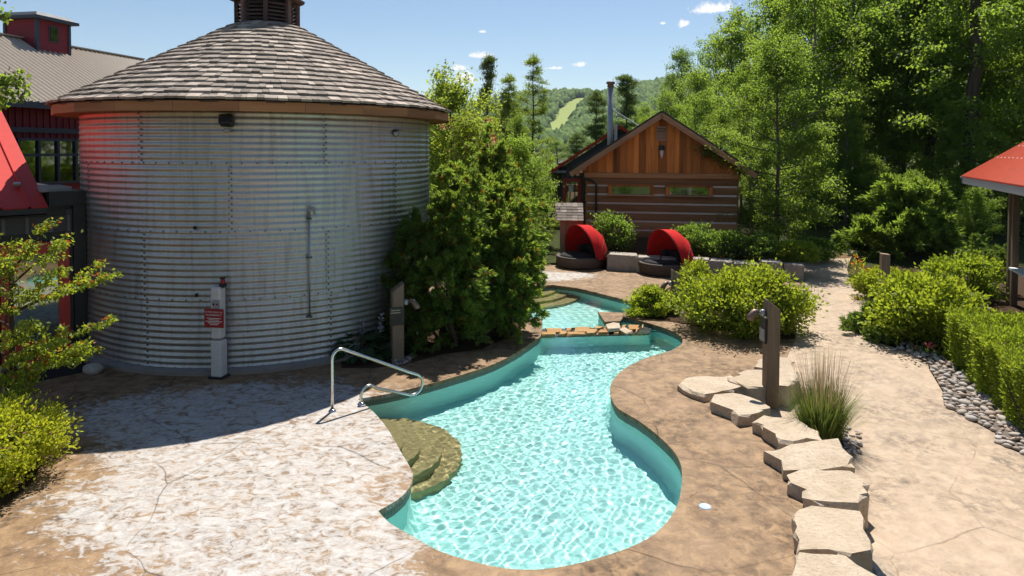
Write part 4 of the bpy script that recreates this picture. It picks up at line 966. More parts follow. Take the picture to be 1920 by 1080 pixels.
def norm(a): return a / np.maximum(np.linalg.norm(a, axis=-1, keepdims=True), 1e-9)
def leaves(C, D, L, W, r, fold=.25, tint=None, hue=None, name='crown', mat=None, up=None):
    """kite-shaped leaves: C base points, D axis directions, L lengths, W widths"""
    N = len(C); D = norm(D); S = norm(np.cross(D, r.normal(size=(N, 3)) if up is None else up + .35 * r.normal(size=(N, 3)))); Nn = np.cross(S, D)
    L = np.broadcast_to(np.asarray(L, float), (N,))[:, None]; W = np.broadcast_to(np.asarray(W, float), (N,))[:, None]
    V = np.stack([C, C + D * L * .45 + S * W * .5 + Nn * W * fold, C + D * L - Nn * L * .06, C + D * L * .45 - S * W * .5 + Nn * W * fold], 1).reshape(-1, 3)
    Q = np.arange(4 * N).reshape(N, 4); t = r.rand(N) if tint is None else tint
    me = fastmesh(name, V, Q, np.repeat(t, 4))
    if hue is not None: me.attributes.new('hue', 'FLOAT', 'POINT').data.foreach_set('value', np.repeat(hue, 4).astype(np.float32))
    if mat is not None: me.materials.append(mat)
    return me
def limbs(mb, base, tip, r0, r, bend=.15, n=5, nside=6):
    a = np.array(base, float); b = np.array(tip, float); L = np.linalg.norm(b - a); off = r.normal(size=3) * bend * L; off[2] = abs(off[2]) * -.3
    pts = [a + (b - a) * k / n + off * math.sin(math.pi * k / n) for k in range(n + 1)]
    mb.tube([tuple(p) for p in pts], [r0 * (1 - .85 * k / n) for k in range(n + 1)], nside); return pts
def deciduous(seed, h=13.0, R=2.6, cb=.25, ncl=230, lpc=70, leaf=.17, mat=L_MID, bark=M_BARK, shape=1.0, cl=.62, trunk=.16, lean=.3):
    r = np.random.RandomState(seed); mb = MB(); lean_ = r.normal(size=2) * lean
    tp = [(lean_[0] * (k / 8) ** 1.5 + r.normal() * .05 * (k > 0), lean_[1] * (k / 8) ** 1.5 + r.normal() * .05 * (k > 0), h * .93 * k / 8) for k in range(9)]
    mb.tube(tp, [trunk * (1.25 if k == 0 else 1) * (1 - .85 * k / 8) for k in range(9)], 8)
    tpn = np.array(tp); C = []; cs = []; nl = 34; tips = []
    for i in range(nl):                                   # limbs give the crown its lobes and gaps
        f = cb + (1 - cb) * ((i + r.rand()) / nl) ** .9; f = min(f, .985)
        env = R * (np.sin(np.pi * min(1, (f - cb) / (1 - cb) * .86 + .14)) ** .75) * shape + .25; a = i * 2.399 + r.normal() * .4; rad = env * r.uniform(.62, 1.12)
        st_ = f * .86 - .06 * r.rand(); kk = np.clip(st_ / .93 * 8, 0, 7.99); k0 = int(kk); b0_ = tpn[k0] + (tpn[k0 + 1] - tpn[k0]) * (kk - k0)
        tip = np.array([b0_[0] + rad * math.cos(a), b0_[1] + rad * math.sin(a), min(h * f + rad * r.uniform(-.05, .25), h)])
        pts = limbs(mb, b0_, tip, trunk * .42 * (1 - .6 * f), r, .08, 5, 5); m = max(3, int(ncl / nl * r.uniform(.6, 1.4)))
        for q in range(m):
            t = r.uniform(.35, 1.06); kk2 = min(t, .999) * 5; k2 = int(kk2); p = pts[k2] + (pts[k2 + 1] - pts[k2]) * (kk2 - k2)
            C.append(p + r.normal(size=3) * np.array([.38, .38, .26]) * cl * 1.25); cs.append(cl * r.uniform(.5, 1.15))
    C = np.array(C); cs = np.array(cs); n = len(C); idx = np.repeat(np.arange(n), lpc); G = r.normal(size=(len(idx), 3)) * .5
    Pp = C[idx] + G * cs[idx][:, None] * np.array([1, 1, .62]); D = r.normal(size=Pp.shape) * .8 + np.array([0, 0, -.45]) + norm(G) * .4
    ct = r.rand(n); t = np.clip(ct[idx] * .75 + r.rand(len(idx)) * .35, 0, 1)
    me = leaves(Pp, D, leaf * r.uniform(.7, 1.25, len(Pp)), leaf * .72 * r.uniform(.7, 1.2, len(Pp)), r, tint=t, mat=mat, up=np.array([0, 0, 1.0]))
    tm = mb.mesh('trunk'); tm.materials.append(bark); return tm, me
def conifer(seed, h=12.0, R=2.0, cb=.2, mat=L_PINE, bark=M_BARK, whorl=.55, per=6, tuft=.45, needle=.22, lpt=42, droop=-.05, gap=.15, trunk=.15, top=1.1, npt=4):
    r = np.random.RandomState(seed); mb = MB(); mb.tube([(r.normal() * .04, r.normal() * .04, h * k / 6) for k in range(7)], [trunk * (1 - .93 * k / 6) for k in range(7)], 8)
    C = []; A = []; z = h * cb
    while z < h * .985:
        f = (z / h - cb) / (1 - cb); env = R * (1 - f) ** .8 * (.55 + .45 * min(1, f * 5)) + .18
        for b in range(per):
            if r.rand() < gap: continue
            a = r.rand() * 6.28; L = env * r.uniform(.6, 1.15); tip = np.array([L * math.cos(a), L * math.sin(a), z + L * (droop + .35 * f + r.normal() * .08)])
            pts = limbs(mb, (0, 0, z - .05), tip, .045 * trunk / .15 * (1 - .6 * f), r, .05, 4, 4); m = max(2, int(L / .34 * npt / 4) + 1)
            for q in range(m):
                t = r.uniform(.35, 1.04); kk = min(t, .999) * 4; k0 = int(kk); p = pts[k0] + (pts[k0 + 1] - pts[k0]) * (kk - k0); C.append(p + r.normal(size=3) * np.array([.12, .12, .05])); A.append(norm((tip - np.array([0, 0, z]))[None])[0])
        z += whorl * r.uniform(.7, 1.2) * (1 - .35 * f)
    for q in range(5): C.append(np.array([r.normal() * .08, r.normal() * .08, h - r.rand() * .5])); A.append(np.array([0, 0, 1.0]))
    C = np.array(C); A = np.array(A); n = len(C); idx = np.repeat(np.arange(n), lpt); G = r.normal(size=(len(idx), 3)) * .45
    Pp = C[idx] + G * tuft * np.array([1, 1, .42]); D = A[idx] * .7 + r.normal(size=Pp.shape) * .75 + np.array([0, 0, .25])
    ct = r.rand(n); me = leaves(Pp, D, needle * r.uniform(.6, 1.3, len(Pp)), needle * .22, r, tint=np.clip(ct[idx] * .7 + r.rand(len(idx)) * .4, 0, 1), mat=mat)
    tm = mb.mesh('trunk'); tm.materials.append(bark); return tm, me
def plant_tree(name, meshes, loc, rz, sc, label, group=None, category='tree', part='crown'):
    t = empty(name, loc, rz, label=label, category=category)
    if group: t['group'] = group
    t.scale = sc if isinstance(sc, tuple) else (sc, sc, sc)
    a = link('trunk', meshes[0], None, t); c = link(part, meshes[1], None, t); return t
D_MID = [deciduous(101 + i, 13, 2.7 + .3 * (i % 2), .22 + .06 * (i % 3), 210, 54, .165, L_MID, M_BARK if i % 2 else M_BARKL) for i in range(3)]
D_DEEP = [deciduous(131 + i, 13, 2.6, .30, 200, 52, .17, L_DEEP, M_BARK) for i in range(2)]
D_YEL = [deciduous(151 + i, 8, 2.1, .16, 190, 80, .14, L_YEL, M_BARKL, cl=.5, trunk=.11) for i in range(2)]
D_SMALL = [deciduous(171 + i, 6, 1.9, .10, 170, 84, .12, L_MID, M_BARK, cl=.48, trunk=.08) for i in range(2)]
P_PINE = [conifer(201 + i, 10, 2.2, .2, L_PINE, per=6, tuft=.5, needle=.26, gap=.42, whorl=.85, droop=.1, lpt=60) for i in range(2)]
P_SLIM = conifer(221, 10, 1.7, .12, L_LARCH, per=5, tuft=.36, needle=.2, gap=.42, whorl=.72, droop=.12, lpt=60)
D_FEATHER = deciduous(183, 9, 2.5, .05, 330, 100, .10, L_MID, M_BARK, cl=.46, trunk=.10, lean=.1)
def by_top(u, v, Y, hbase):
    p = aty(u, v, Y); z = zter(p.x, Y); return Vector((p.x, Y, z - .05)), (p.z - z) / hbase
def T(kind, u, v, Y, label, group=None, name='tree', wide=1.0, h0=13):
    loc, s = by_top(u, v, Y, h0); return plant_tree(name, kind, loc, rnd.random() * 6.28, (s * wide, s * wide, s), label, group)
# trees beyond the silo, each its own
T(D_YEL[0], 852, 128, 25, 'yellow green tree rising over the right eave of the silo', None, 'leafy_tree', 1.0, 8)
T(D_YEL[1], 884, 215, 23, 'lower yellow green tree leaning over the cedars', None, 'leafy_tree', .95, 8)
T(P_PINE[0], 915, 104, 38, 'dark narrow pine top standing under the small cloud', None, 'pine_tree', .62, 10)
T(P_SLIM, 1000, 104, 33, 'slim tall pine with bare dark trunk against the ski slope', None, 'pine_tree', .85, 10)
T(P_SLIM, 955, 140, 36, 'slender pine between the dark pine top and the slim tall pine', None, 'pine_tree', .9, 10)
T(D_MID[0], 948, 168, 36, 'rounded green tree below the slender pine', None, 'leafy_tree', .75)
T(D_SMALL[0], 968, 258, 25, 'bright green small tree above the cedar clump', None, 'leafy_tree', .95, 6)
T(D_SMALL[1], 1008, 300, 29, 'small green tree left of the grey lodge', None, 'leafy_tree', 1.0, 6)
T(D_YEL[1], 1018, 372, 26, 'low yellow green bush tree beside the towel cabinet', None, 'leafy_tree', 1.3, 8)
T(D_SMALL[0], 905, 285, 28, 'small green tree behind the yellow green tree', None, 'leafy_tree', 1.2, 6)
T(D_SMALL[1], 820, 225, 27, 'small green tree hard against the silo edge', None, 'leafy_tree', .9, 6)
T(P_PINE[1], 1118, 172, 44, 'dark spreading pine left of the stove pipe', None, 'pine_tree', 1.0, 10)
T(P_PINE[0], 1175, 140, 46, 'dark pine top right of the stove pipe', None, 'pine_tree', 1.0, 10)
T(P_PINE[1], 1082, 250, 40, 'short dark pine above the red roof edge', None, 'pine_tree', 1.3, 10)
T(D_DEEP[0], 1140, 215, 60, 'dark green tree low behind the stove pipe', None, 'leafy_tree', 1.0)
T(D_MID[1], 1212, 190, 48, 'grey green tree over the cabin ridge', None, 'leafy_tree', .9)
pt = T(D_SMALL[0], 1206, 218, 34, 'small purple leaved tree peeping over the cabin roof', None, 'purple_tree', .5, 6)
pm = pt.children[1].data.copy(); pm.materials.clear(); pm.materials.append(L_PURPLE); pt.children[1].data = pm
T(D_DEEP[1], 1275, 84, 46, 'tree with open dark crown against the sky beside the small clouds', None, 'leafy_tree', .8)
T(D_MID[1], 968, 205, 31, 'rounded green tree filling the gap left of the slim tall pine', None, 'leafy_tree', .8)
T(D_SMALL[0], 1042, 308, 34, 'small green tree touching the red roof edge of the grey lodge', None, 'leafy_tree', 1.3, 6)
T(D_MID[0], 1258, 168, 39, 'green tree directly behind the cabin ridge', None, 'leafy_tree', .95)
T(D_MID[1], 1302, 118, 41, 'taller green tree behind the right slope of the cabin roof', None, 'leafy_tree', .95)
T(D_SMALL[1], 1150, 262, 36, 'low green tree behind the flue brace', None, 'leafy_tree', 1.3, 6)
T(D_MID[2], 1320, 168, 34, 'green tree close behind the right side of the cabin', None, 'leafy_tree', .9)
T(D_FEATHER, 1462, 60, 25.4, 'feathery broad tree with low boughs overlapping the cabin corner', None, 'feathery_tree', 1.0, 9)
WOOD = 'dense wood behind path and cabin'
wl_ = 'tall leafy tree standing in the dense wood behind the cabin and path'
for i, (u, v, Y, k, wd) in enumerate([(1385, 20, 38, 0, 1.0), (1440, -40, 36, 1, 1.0), (1395, 120, 33, 2, .8), (1520, -60, 33, 2, 1.0), (1575, -40, 35.5, 0, .9), (1600, -90, 38, 3, 1.0), (1660, -80, 36.5, 1, 1.0), (1700, -30, 34, 4, 1.0), (1745, -120, 34.5, 2, .85), (1790, -90, 36, 3, 1.0),
        (1850, -110, 35.5, 0, 1.0), (1905, -100, 34, 4, 1.1), (1960, -120, 32.5, 1, 1.0), (1480, -40, 44, 3, 1.1), (1560, -50, 46, 4, 1.1), (1640, -40, 47, 3, 1.1), (1730, -60, 45, 0, 1.1), (1820, -60, 46, 4, 1.1), (1920, -60, 45, 3, 1.1), (2020, -90, 38, 2, 1.1), (1345, 60, 50, 3, 1.0), (1420, 20, 54, 4, 1.0), (2060, -100, 30, 0, 1.0), (2120, -60, 44, 3, 1.1), (1545, 30, 35, 0, .9), (1500, 90, 31, 2, .85), (1612, 40, 36, 1, .95), (1410, 150, 29, 0, .8), (1590, 140, 31, 2, .9), (1350, 190, 31, 1, .8)]):
    kind = [D_MID[0], D_MID[1], D_MID[2], D_DEEP[0], D_DEEP[1]][k]
    T(kind, u, v, Y, wl_, WOOD, 'wood_tree', wd * (.92 if Y > 30 else .85))
ul = 'understorey sapling in the shade of the dense wood'
for i, (u, v, Y, wd) in enumerate([(1540, 300, 29, 1.0), (1500, 330, 33, 1.2), (1580, 250, 33, 1.1), (1640, 290, 30, 1.1), (1690, 230, 33, 1.2), (1720, 320, 27, 1.0), (1780, 270, 30, 1.2), (1850, 250, 28, 1.2), (1830, 350, 25, 1.0), (1920, 280, 27, 1.2), (1470, 250, 37, 1.2), (1610, 340, 36, 1.3), (1420, 300, 31, 1.0), (1760, 200, 36, 1.3), (1560, 330, 40, 1.5), (1660, 330, 42, 1.5), (1800, 330, 40, 1.5)]):
    t = T(D_SMALL[i % 2], u, v, Y, ul, 'saplings under the wood', 'sapling', wd, 6)
    m_ = t.children[1].data
for (u, Y, rr, top_) in ((1812, 30, .25, 12.5), (1742, 33, .18, 13), (1965, 29, .2, 12)):
    p = aty(u, 400, Y); mb = MB(); r = np.random.RandomState(int(u))
    mb.tube([(r.normal() * .07 + .25 * math.sin(k * .5), r.normal() * .05, top_ * k / 8) for k in range(9)], [rr * (1.2 - .09 * k) for k in range(9)], 9)
    for q in range(9): z = 4.5 + q * .75; a = r.rand() * 6.28; limbs(mb, (.2, 0, z), (1.6 * math.cos(a), 1.6 * math.sin(a), z + .9), .05, r, .1, 4, 5)
    tm = mb.mesh('trunk'); tm.materials.append(M_BARK)
    t = plant_tree('tall_tree', (tm, D_MID[1][1]), Vector((p.x, Y, zter(p.x, Y) - .1)), r.rand() * 6, 1.0, {1812: 'tall tree with stout dark trunk near the pavilion roof', 1742: 'tall tree with thinner dark trunk left of the stout one', 1965: 'tall tree directly behind the pavilion'}[u])
    t.children[1].location = (0, 0, 2.5)

# ------------------------------------------------------------------ cedars by the silo
def cedar(seed, blobs, nspray, name='foliage', mat=L_CEDAR, size=.20, brown=.05, fan=7):
    r = np.random.RandomState(seed); C = []; O_ = []; w_ = np.array([b[3] * b[3] * b[5] for b in blobs]); w_ = w_ / w_.sum()
    for b, k in zip(blobs, (w_ * nspray).astype(int)):          # feathered branchlets, each a drooping plume of sprays
        nb = max(8, k // 26); d0 = norm(r.normal(size=(nb, 3))); d0[:, 2] = np.where(d0[:, 2] < -.6, -d0[:, 2], d0[:, 2]); ln_ = size * r.uniform(1.6, 3.4, nb)
        base_ = np.array(b[:3]) + d0 * r.uniform(.45, .92, nb)[:, None] * np.array([b[3], b[4], b[5]]); axb = norm(d0 * np.array([.8, .8, .5]) + np.array([0, 0, .42]) + r.normal(size=(nb, 3)) * .28)
        i_ = r.randint(0, nb, k); t_ = r.rand(k); C.append(base_[i_] + axb[i_] * (ln_[i_] * t_)[:, None] + np.array([0, 0, -1.0]) * (.35 * ln_[i_] * t_ ** 2)[:, None] + r.normal(size=(k, 3)) * (size * .5 * (1.15 - t_))[:, None]); O_.append(norm(axb[i_] + np.array([0, 0, -.5]) * t_[:, None]))
    C = np.concatenate(C); O_ = np.concatenate(O_); C[:, 2] = np.maximum(C[:, 2], .04); n = len(C); ax_ = norm(O_ + r.normal(size=(n, 3)) * .42)
    side = norm(np.cross(ax_, r.normal(size=(n, 3)))); P_ = []; D_ = []; tt = []; hh_ = []; ct = r.rand(n); br = (r.rand(n) < brown)
    for k in range(fan):
        s = (k - (fan - 1) / 2) / fan * 2; P_.append(C + ax_ * (size * .5 * (1 - abs(s)))[..., None] if False else C + ax_ * size * .45 * (1 - abs(s)) * .8); D_.append(ax_ + side * s * 1.0 + r.normal(size=(n, 3)) * .18 + np.array([0, 0, -.12]))
        tt.append(np.clip(ct * .8 + r.rand(n) * .25, 0, 1)); hh_.append(br.astype(float))
    P_ = np.concatenate(P_); return leaves(P_, np.concatenate(D_), size * r.uniform(.6, 1.1, len(P_)), size * .2, r, tint=np.concatenate(tt), hue=np.concatenate(hh_), name=name, mat=mat)
def cedar_plant(base, blobs, n, seed, label, size=.2, mat=L_CEDAR, category='tree', name='cedar', brown=.05, group=None):
    t = empty(name, base, 0, label=label, category=category)
    if group: t['group'] = group
    mb = MB(); r = np.random.RandomState(seed)
    for b in blobs: limbs(mb, (r.normal() * .12, r.normal() * .12, -.05), (b[0], b[1], b[2] + b[5] * .7), .05, r, .06, 5, 6)
    mb.build('trunk', M_BARK, t); link('foliage', cedar(seed, blobs, n, 'foliage', mat, size, brown), None, t); return t
cb_ = g(838, 648)
cedar_plant(cb_, [(0, 0, 1.15, .85, .8, 1.15), (.05, .2, 2.1, .70, .7, .95), (.25, .25, 2.85, .42, .42, .7), (-.75, .3, 1.55, .55, .5, 1.1), (-.85, .1, .75, .5, .5, .8), (.1, -.25, .45, .75, .5, .5), (-.5, -.1, .4, .6, .5, .45)], 15000, 11, 'broad cedar bush behind the brown signpost', .115)
cb2 = g(945, 630)
cedar_plant(cb2, [(-.15, .1, 1.0, .85, .8, 1.05), (.05, .5, 1.95, .72, .7, .9), (-.35, .9, 2.5, .55, .5, .9), (.28, .5, 1.3, .45, .5, .95), (.2, -.1, .55, .5, .5, .55), (-.5, -.15, .45, .6, .5, .5)], 14000, 12, 'broad cedar bush hanging over the neck of the pool', .115)
cb3 = g(905, 610) + Vector((0, 1.8, 0))
cedar_plant(cb3, [(0, 0, 2.2, .9, .8, 1.5), (.65, .3, 2.0, .65, .65, 1.2), (-.7, .2, 2.4, .7, .7, 1.2), (.2, .3, 3.3, .55, .5, .8), (.0, .3, 3.95, .3, .3, .5)], 11000, 13, 'taller cedar standing behind the two broad cedar bushes', .13)
cb4 = g(985, 570) + Vector((-.3, .3, 0))
cedar_plant(cb4, [(0, 0, 1.4, .6, .6, 1.0), (-.2, .2, 2.1, .5, .5, .7), (.1, .1, .6, .5, .5, .6)], 5000, 14, 'narrow cedar at the left bank of the upper pool', .115, brown=.02)
# ------------------------------------------------------------------ shrubs
def shrub(base, dims, n, leaf, mat, seed, label, lumps=9, name='shrub', hue=0.0, clumpy=.22, category='shrub', group=None, asp=.6, zc=.52, up=.35):
    r = np.random.RandomState(seed); t = empty(name, base, 0, label=label, category=category)
    if group: t['group'] = group
    rx, ry, h = dims; m = max(14, int(lumps * 11)); cd = norm(r.normal(size=(m, 3))); cd[:, 2] = np.where(cd[:, 2] < -.8, -cd[:, 2], cd[:, 2])
    crad = r.uniform(.55, 1.0, m) * (1 + clumpy * .45 * r.normal(size=m)).clip(.75, 1.28); csz = r.uniform(.12, .24, m); ci = r.randint(0, m, n); gq = r.normal(size=(n, 3)) * .62
    U_ = cd[ci] * crad[ci][:, None] + gq * csz[ci][:, None]; d = norm(U_)
    P_ = U_ * np.array([rx, ry, h * zc]) + np.array([0, 0, h * (1 - zc) - .02]); P_[:, 2] = np.maximum(P_[:, 2], .03 + .1 * r.rand(n))
    D_ = norm(gq) * .5 + d * .5 + r.normal(size=(n, 3)) * .55 + np.array([0, 0, up]); hu = (r.rand(n) < hue).astype(float) if hue else None
    tl2 = np.clip(r.rand(m)[ci] * .6 + r.rand(n) * .45, 0, 1)
    link('foliage', leaves(P_, D_, leaf * r.uniform(.7, 1.3, n), leaf * asp, r, tint=tl2, hue=hu, name='foliage', mat=mat), None, t)
    mb = MB()
    for k in range(9): a = r.rand() * 6.28; q = r.uniform(.35, .75); limbs(mb, (r.normal() * .05, r.normal() * .05, -.03), (rx * q * math.cos(a), ry * q * math.sin(a), h * r.uniform(.55, .8)), .022, r, .08, 4, 5)
    mb.build('stems', M_BARK, t); return t
shrub(g(1398, 618), (1.36, 1.1, 1.32), 17000, .085, L_LIME, 31, 'large rounded lime green shrub beside the pool deck', 14)
shrub(g(1222, 588), (.5, .5, .62), 4600, .075, L_LIME, 32, 'smaller loose green shrub at the corner of the upper pool', 8)
shrub(g(1303, 558), (.45, .45, .95), 3600, .08, L_LIME, 33, 'upright green shrub behind the half hidden lamp post', 8)
shrub(g(1195, 596) + Vector((.15, .1, 0)), (.42, .3, .22), 1500, .06, L_HEDGE, 34, 'low creeping green plant on the coping of the upper pool', 6)
shrub(g(1740, 640), (1.15, 1.0, 1.35), 11000, .095, L_LIME, 35, 'spreading yellow green shrub between the path and the hedge', 12)
shrub(g(1665, 560), (.85, .7, .80), 6000, .09, L_LIME, 36, 'yellow green perennial clump around the timber post', 10)
shrub(g(1800, 560), (1.0, .9, 1.15), 7000, .09, L_HEDGE, 37, 'green shrub in front of the pavilion posts', 10)
cedar_plant(g(1850, 550) , [(0, 0, .55, .3, .3, .6), (-.45, .2, .5, .25, .25, .65), (.4, .1, .6, .25, .25, .7), (-.15, .35, .8, .25, .25, .65)], 1700, 38, 'upright cedar clump beside the pavilion wall', .13, L_JUNI, 'shrub', 'upright_cedar', 0)
jn = g(1655, 628); cedar_plant(jn, [(0, 0, .12, .62, .55, .22), (.5, .1, .16, .5, .5, .25), (-.35, -.05, .08, .35, .3, .14), (.25, .4, .2, .5, .4, .25)], 1900, 39, 'low spreading juniper reaching over the path edge', .15, L_JUNI, 'shrub', 'juniper', 0)
yw = g(1730, 500) + Vector((.3, 1.6, .1))
cedar_plant(yw, [(0, 0, .8, 1.5, 1.0, .85), (.3, .2, 1.7, 1.1, .9, .75), (-1.2, .2, .5, .9, .8, .55), (1.4, .2, .6, 1.0, .8, .7), (.2, .3, 2.3, .6, .6, .5)], 4600, 40, 'wide dark green yew mound at the edge of the wood', .26, L_CEDAR, 'shrub', 'yew', .0)
for i, (u, v, Y, rx, h, m, lab) in enumerate([(1150, 470, 23.7, .8, 1.3, L_DEEP, 'dark green bush between the two red daybeds'), (1300, 475, 23.0, .75, 1.0, L_DEEP, 'dark bush just behind the second daybed'), (1360, 480, 22.4, .75, .85, L_DEEP, 'mid green bush in the cabin bed, left of the feathery tree'),
        (1425, 490, 22.0, .8, .75, L_DEEP, 'mid green bush in the cabin bed under the feathery tree'), (1490, 500, 21.6, .75, .65, L_HEDGE, 'bright green mound at the right end of the stone wall'), (1530, 470, 24, .9, .7, L_DEEP, 'dark ground cover mound beside the woodland trail')]):  # mid green bushes take the deeper leaf, imitating shade of cabin and trees
    p = aty(u, v, Y); shrub(Vector((p.x, Y, BEDZ)) if u != 1530 else Vector((p.x, Y, .15)), (rx, rx * .8, h), 4200, .09, m, 50 + i, lab, 9)
# hedge
def hedge(label):
    r = np.random.RandomState(61); t = empty('hedge', (0, 0, 0), 0, label=label, category='hedge'); n = 64000
    P0, P1 = np.array([8.42, 13.0]), np.array([6.75, 6.6]); ln = P1 - P0; Lh = np.linalg.norm(ln); ln = ln / Lh; px_ = np.array([-ln[1], ln[0]]); Wd, Hh = 1.5, .92
    s = r.rand(n) * Lh; which = r.rand(n); wv_ = r.rand(n); P_ = np.zeros((n, 3)); Nn = np.zeros((n, 3))
    top = which < .45; fr = (which >= .45) & (which < .85); bk = ~(top | fr)
    lump = .035 * np.sin(s * 5.1) + .035 * np.sin(s * 11.7 + wv_ * 5) + .03 * r.normal(size=n)
    for msk, ww, hh2, nv in ((top, wv_ * Wd, np.full(n, Hh), (0, 0, 1)), (fr, np.zeros(n), wv_ * Hh, (-1, 0, .1)), (bk, wv_ * 0 + Wd, wv_ * Hh, (1, 0, .1))):
        q = P0[None] + s[:, None] * ln[None] + ww[:, None] * px_[None]; N3 = np.array([px_[0] * nv[0], px_[1] * nv[0], nv[2]]); a = np.concatenate([q, hh2[:, None]], 1) + N3[None] * (lump - .1 * r.rand(n))[:, None]
        P_[msk] = a[msk]; Nn[msk] = N3
    endc = s < .25; Nn[endc] += np.array([-ln[0], -ln[1], 0]) * .5
    P_[:, 2] += np.array([zpath(x, y) * .8 for x, y in P_[:, :2]]); D_ = Nn * .7 + r.normal(size=(n, 3)) * .5 + np.array([0, 0, .55])
    link('foliage', leaves(P_, D_, .062 * r.uniform(.7, 1.3, n), .026, r, tint=np.clip(.5 + lump * 5 + r.normal(size=n) * .15, 0, 1), name='foliage', mat=L_HEDGE), None, t)
    mb = MB(); q = [P0 + px_ * .15, P1 + px_ * .15, P1 + px_ * (Wd - .15), P0 + px_ * (Wd - .15)]; q[0] = q[0] + ln * .15; q[3] = q[3] + ln * .15
    for k in range(26):
        c = P0 + ln * (.2 + k * (Lh - .4) / 25) + px_ * (Wd / 2 + r.normal() * .3); limbs(mb, (c[0], c[1], -.3), (c[0] + r.normal() * .2, c[1] + r.normal() * .2, .7), .03, r, .05, 4, 5)
    mb.build('stems', M_BARK, t)
hedge('clipped bright green hedge running along the pebble strip')
# inner twigs of the hedge carry a second, deeper layer of leaves
# winged euonymus at the left: layered branches with red-tipped sprays
def layered(label):
    r = np.random.RandomState(71); base = Vector((-6.95, 9.35, 0)); t = empty('winged_shrub', base, 0, label=label, category='shrub'); mb = MB(); Cp = []; Ax = []
    tips = [(95, 408, 9.2), (132, 436, 9.1), (228, 505, 9.3), (190, 492, 9.5), (120, 500, 8.9), (30, 540, 8.8), (205, 598, 9.4), (165, 640, 9.0), (120, 610, 8.8), (185, 650, 9.3), (100, 640, 8.7), (60, 600, 8.7), (150, 668, 9.1), (90, 680, 8.8), (40, 660, 8.7), (30, 440, 9.3), (20, 480, 9.0), (20, 620, 8.8), (60, 700, 8.8), (110, 665, 9.2), (10, 700, 8.8), (40, 730, 8.7), (-60, 450, 9), (-80, 540, 9), (-70, 620, 9), (-40, 400, 9.3)]
    for (u, v, Y) in tips:
        tip = aty(u, v, Y) - base; st_ = np.array([0, 0, max(.2, tip.z * .72)]) + r.normal(size=3) * .06; tipv = np.array(tip)
        pts = limbs(mb, st_, tipv, .018, r, .05, 6, 5); L = np.linalg.norm(tipv - st_)
        for q in range(int(L * 27)):
            t_ = r.uniform(.22, 1.0) ** .8; kk = min(t_, .999) * 6; k0 = int(kk); p = pts[k0] + (pts[k0 + 1] - pts[k0]) * (kk - k0); dv = pts[k0 + 1] - pts[k0]
            wd = .13 * (1.1 - t_ * .6); sd = norm(np.cross(dv, [0, 0, 1])[None])[0]; Cp.append(p + sd * r.normal() * wd + np.array([0, 0, r.normal() * .02 - .01])); Ax.append(norm(dv[None])[0])
    mb.tube([(0, 0, -.05), (.02, 0, .9), (0, .03, 1.9), (.03, 0, 2.5)], [.05, .045, .03, .012], 8)
    mb.build('stems', M_BARK, t); Cp = np.array(Cp); Ax = np.array(Ax); idx = np.repeat(np.arange(len(Cp)), 9); n = len(idx)
    P_ = Cp[idx] + r.normal(size=(n, 3)) * np.array([.035, .035, .022]); D_ = Ax[idx] * .5 + r.normal(size=(n, 3)) * .6 + np.array([0, 0, -.55]); hu = ((P_[:, 2] - Cp[idx][:, 2] > .016) & (r.rand(n) < .25)).astype(float)
    link('foliage', leaves(P_, D_, 0.066 * r.uniform(.7, 1.2, n), .034, r, hue=hu, name='foliage', mat=L_EUON), None, t)
layered('layered green shrub with reddish tips reaching across the red door')
shrub(Vector((-6.3, 7.95, 0)), (.85, .85, .92), 19000, .05, L_SPIREA, 72, 'golden green mounded bush at the shadow edge on the left', 14, hue=.012, clumpy=.12)
bed([(-260, 780), (60, 775), (88, 850), (60, 905), (-5, 960), (-300, 1010)], .006)
# spray of leaves hanging in from the left edge
tl3 = empty('overhanging_branch', aty(-90, 150, 9.5), 0, label='leafy branch entering beside the silo roof over the red roof', category='branch'); mb = MB(); r = np.random.RandomState(5); C = []
for (u, v) in ((40, 140), (42, 160), (28, 180), (45, 178), (10, 150), (5, 190), (0, 22), (5, 30), (30, 150), (15, 175)):
    tip = aty(u, v, 9.5) - aty(-90, 150, 9.5); pts = limbs(mb, (0, 0, .0), tuple(tip), .012, r, .06, 5, 5); C += [pts[5] + r.normal(size=3) * .05 for _ in range(26)] + [pts[4] + r.normal(size=3) * .06 for _ in range(16)]
mb.build('twig', M_BARK, tl3); C = np.array(C); link('foliage', leaves(C, r.normal(size=C.shape) + np.array([0, 0, -.4]), .075, .045, r, name='foliage', mat=L_MID), None, tl3)
# hosta with pale flower spikes beside the signpost
def hosta(base, n, R, seed, label, spikes=()):
    r = np.random.RandomState(seed); t = empty('hosta', base, 0, label=label, category='plant'); a = r.rand(n) * 6.28; q = np.sqrt(r.rand(n)); C = np.stack([R * q * .6 * np.cos(a), R * q * .6 * np.sin(a), .12 + .32 * (1 - q ** 2)], 1)
    D_ = np.stack([np.cos(a), np.sin(a), -.25 + .5 * (1 - q)], 1) + r.normal(size=(n, 3)) * .15
    link('leaf_rosette', leaves(C, D_, .26 * r.uniform(.7, 1.2, n), .15, r, .12, name='leaf_rosette', mat=L_HOSTA, up=np.array([0, 0, 1.0])), None, t)
    for (dx, dy, h_) in spikes:
        mb = MB(); mb.tube([(dx * .5, dy * .5, .1), (dx, dy, h_)], .008, 5); mb.build('flower_stem', M_BARK, t); k = 46; zz = h_ - .35 * r.rand(k); C2 = np.stack([dx + r.normal(size=k) * .02, dy + r.normal(size=k) * .02, zz], 1)
        link('flower_spike', leaves(C2, r.normal(size=(k, 3)) + np.array([0, 0, -.5]), .055, .03, r, name='flower_spike', mat=L_WHITE), None, t)
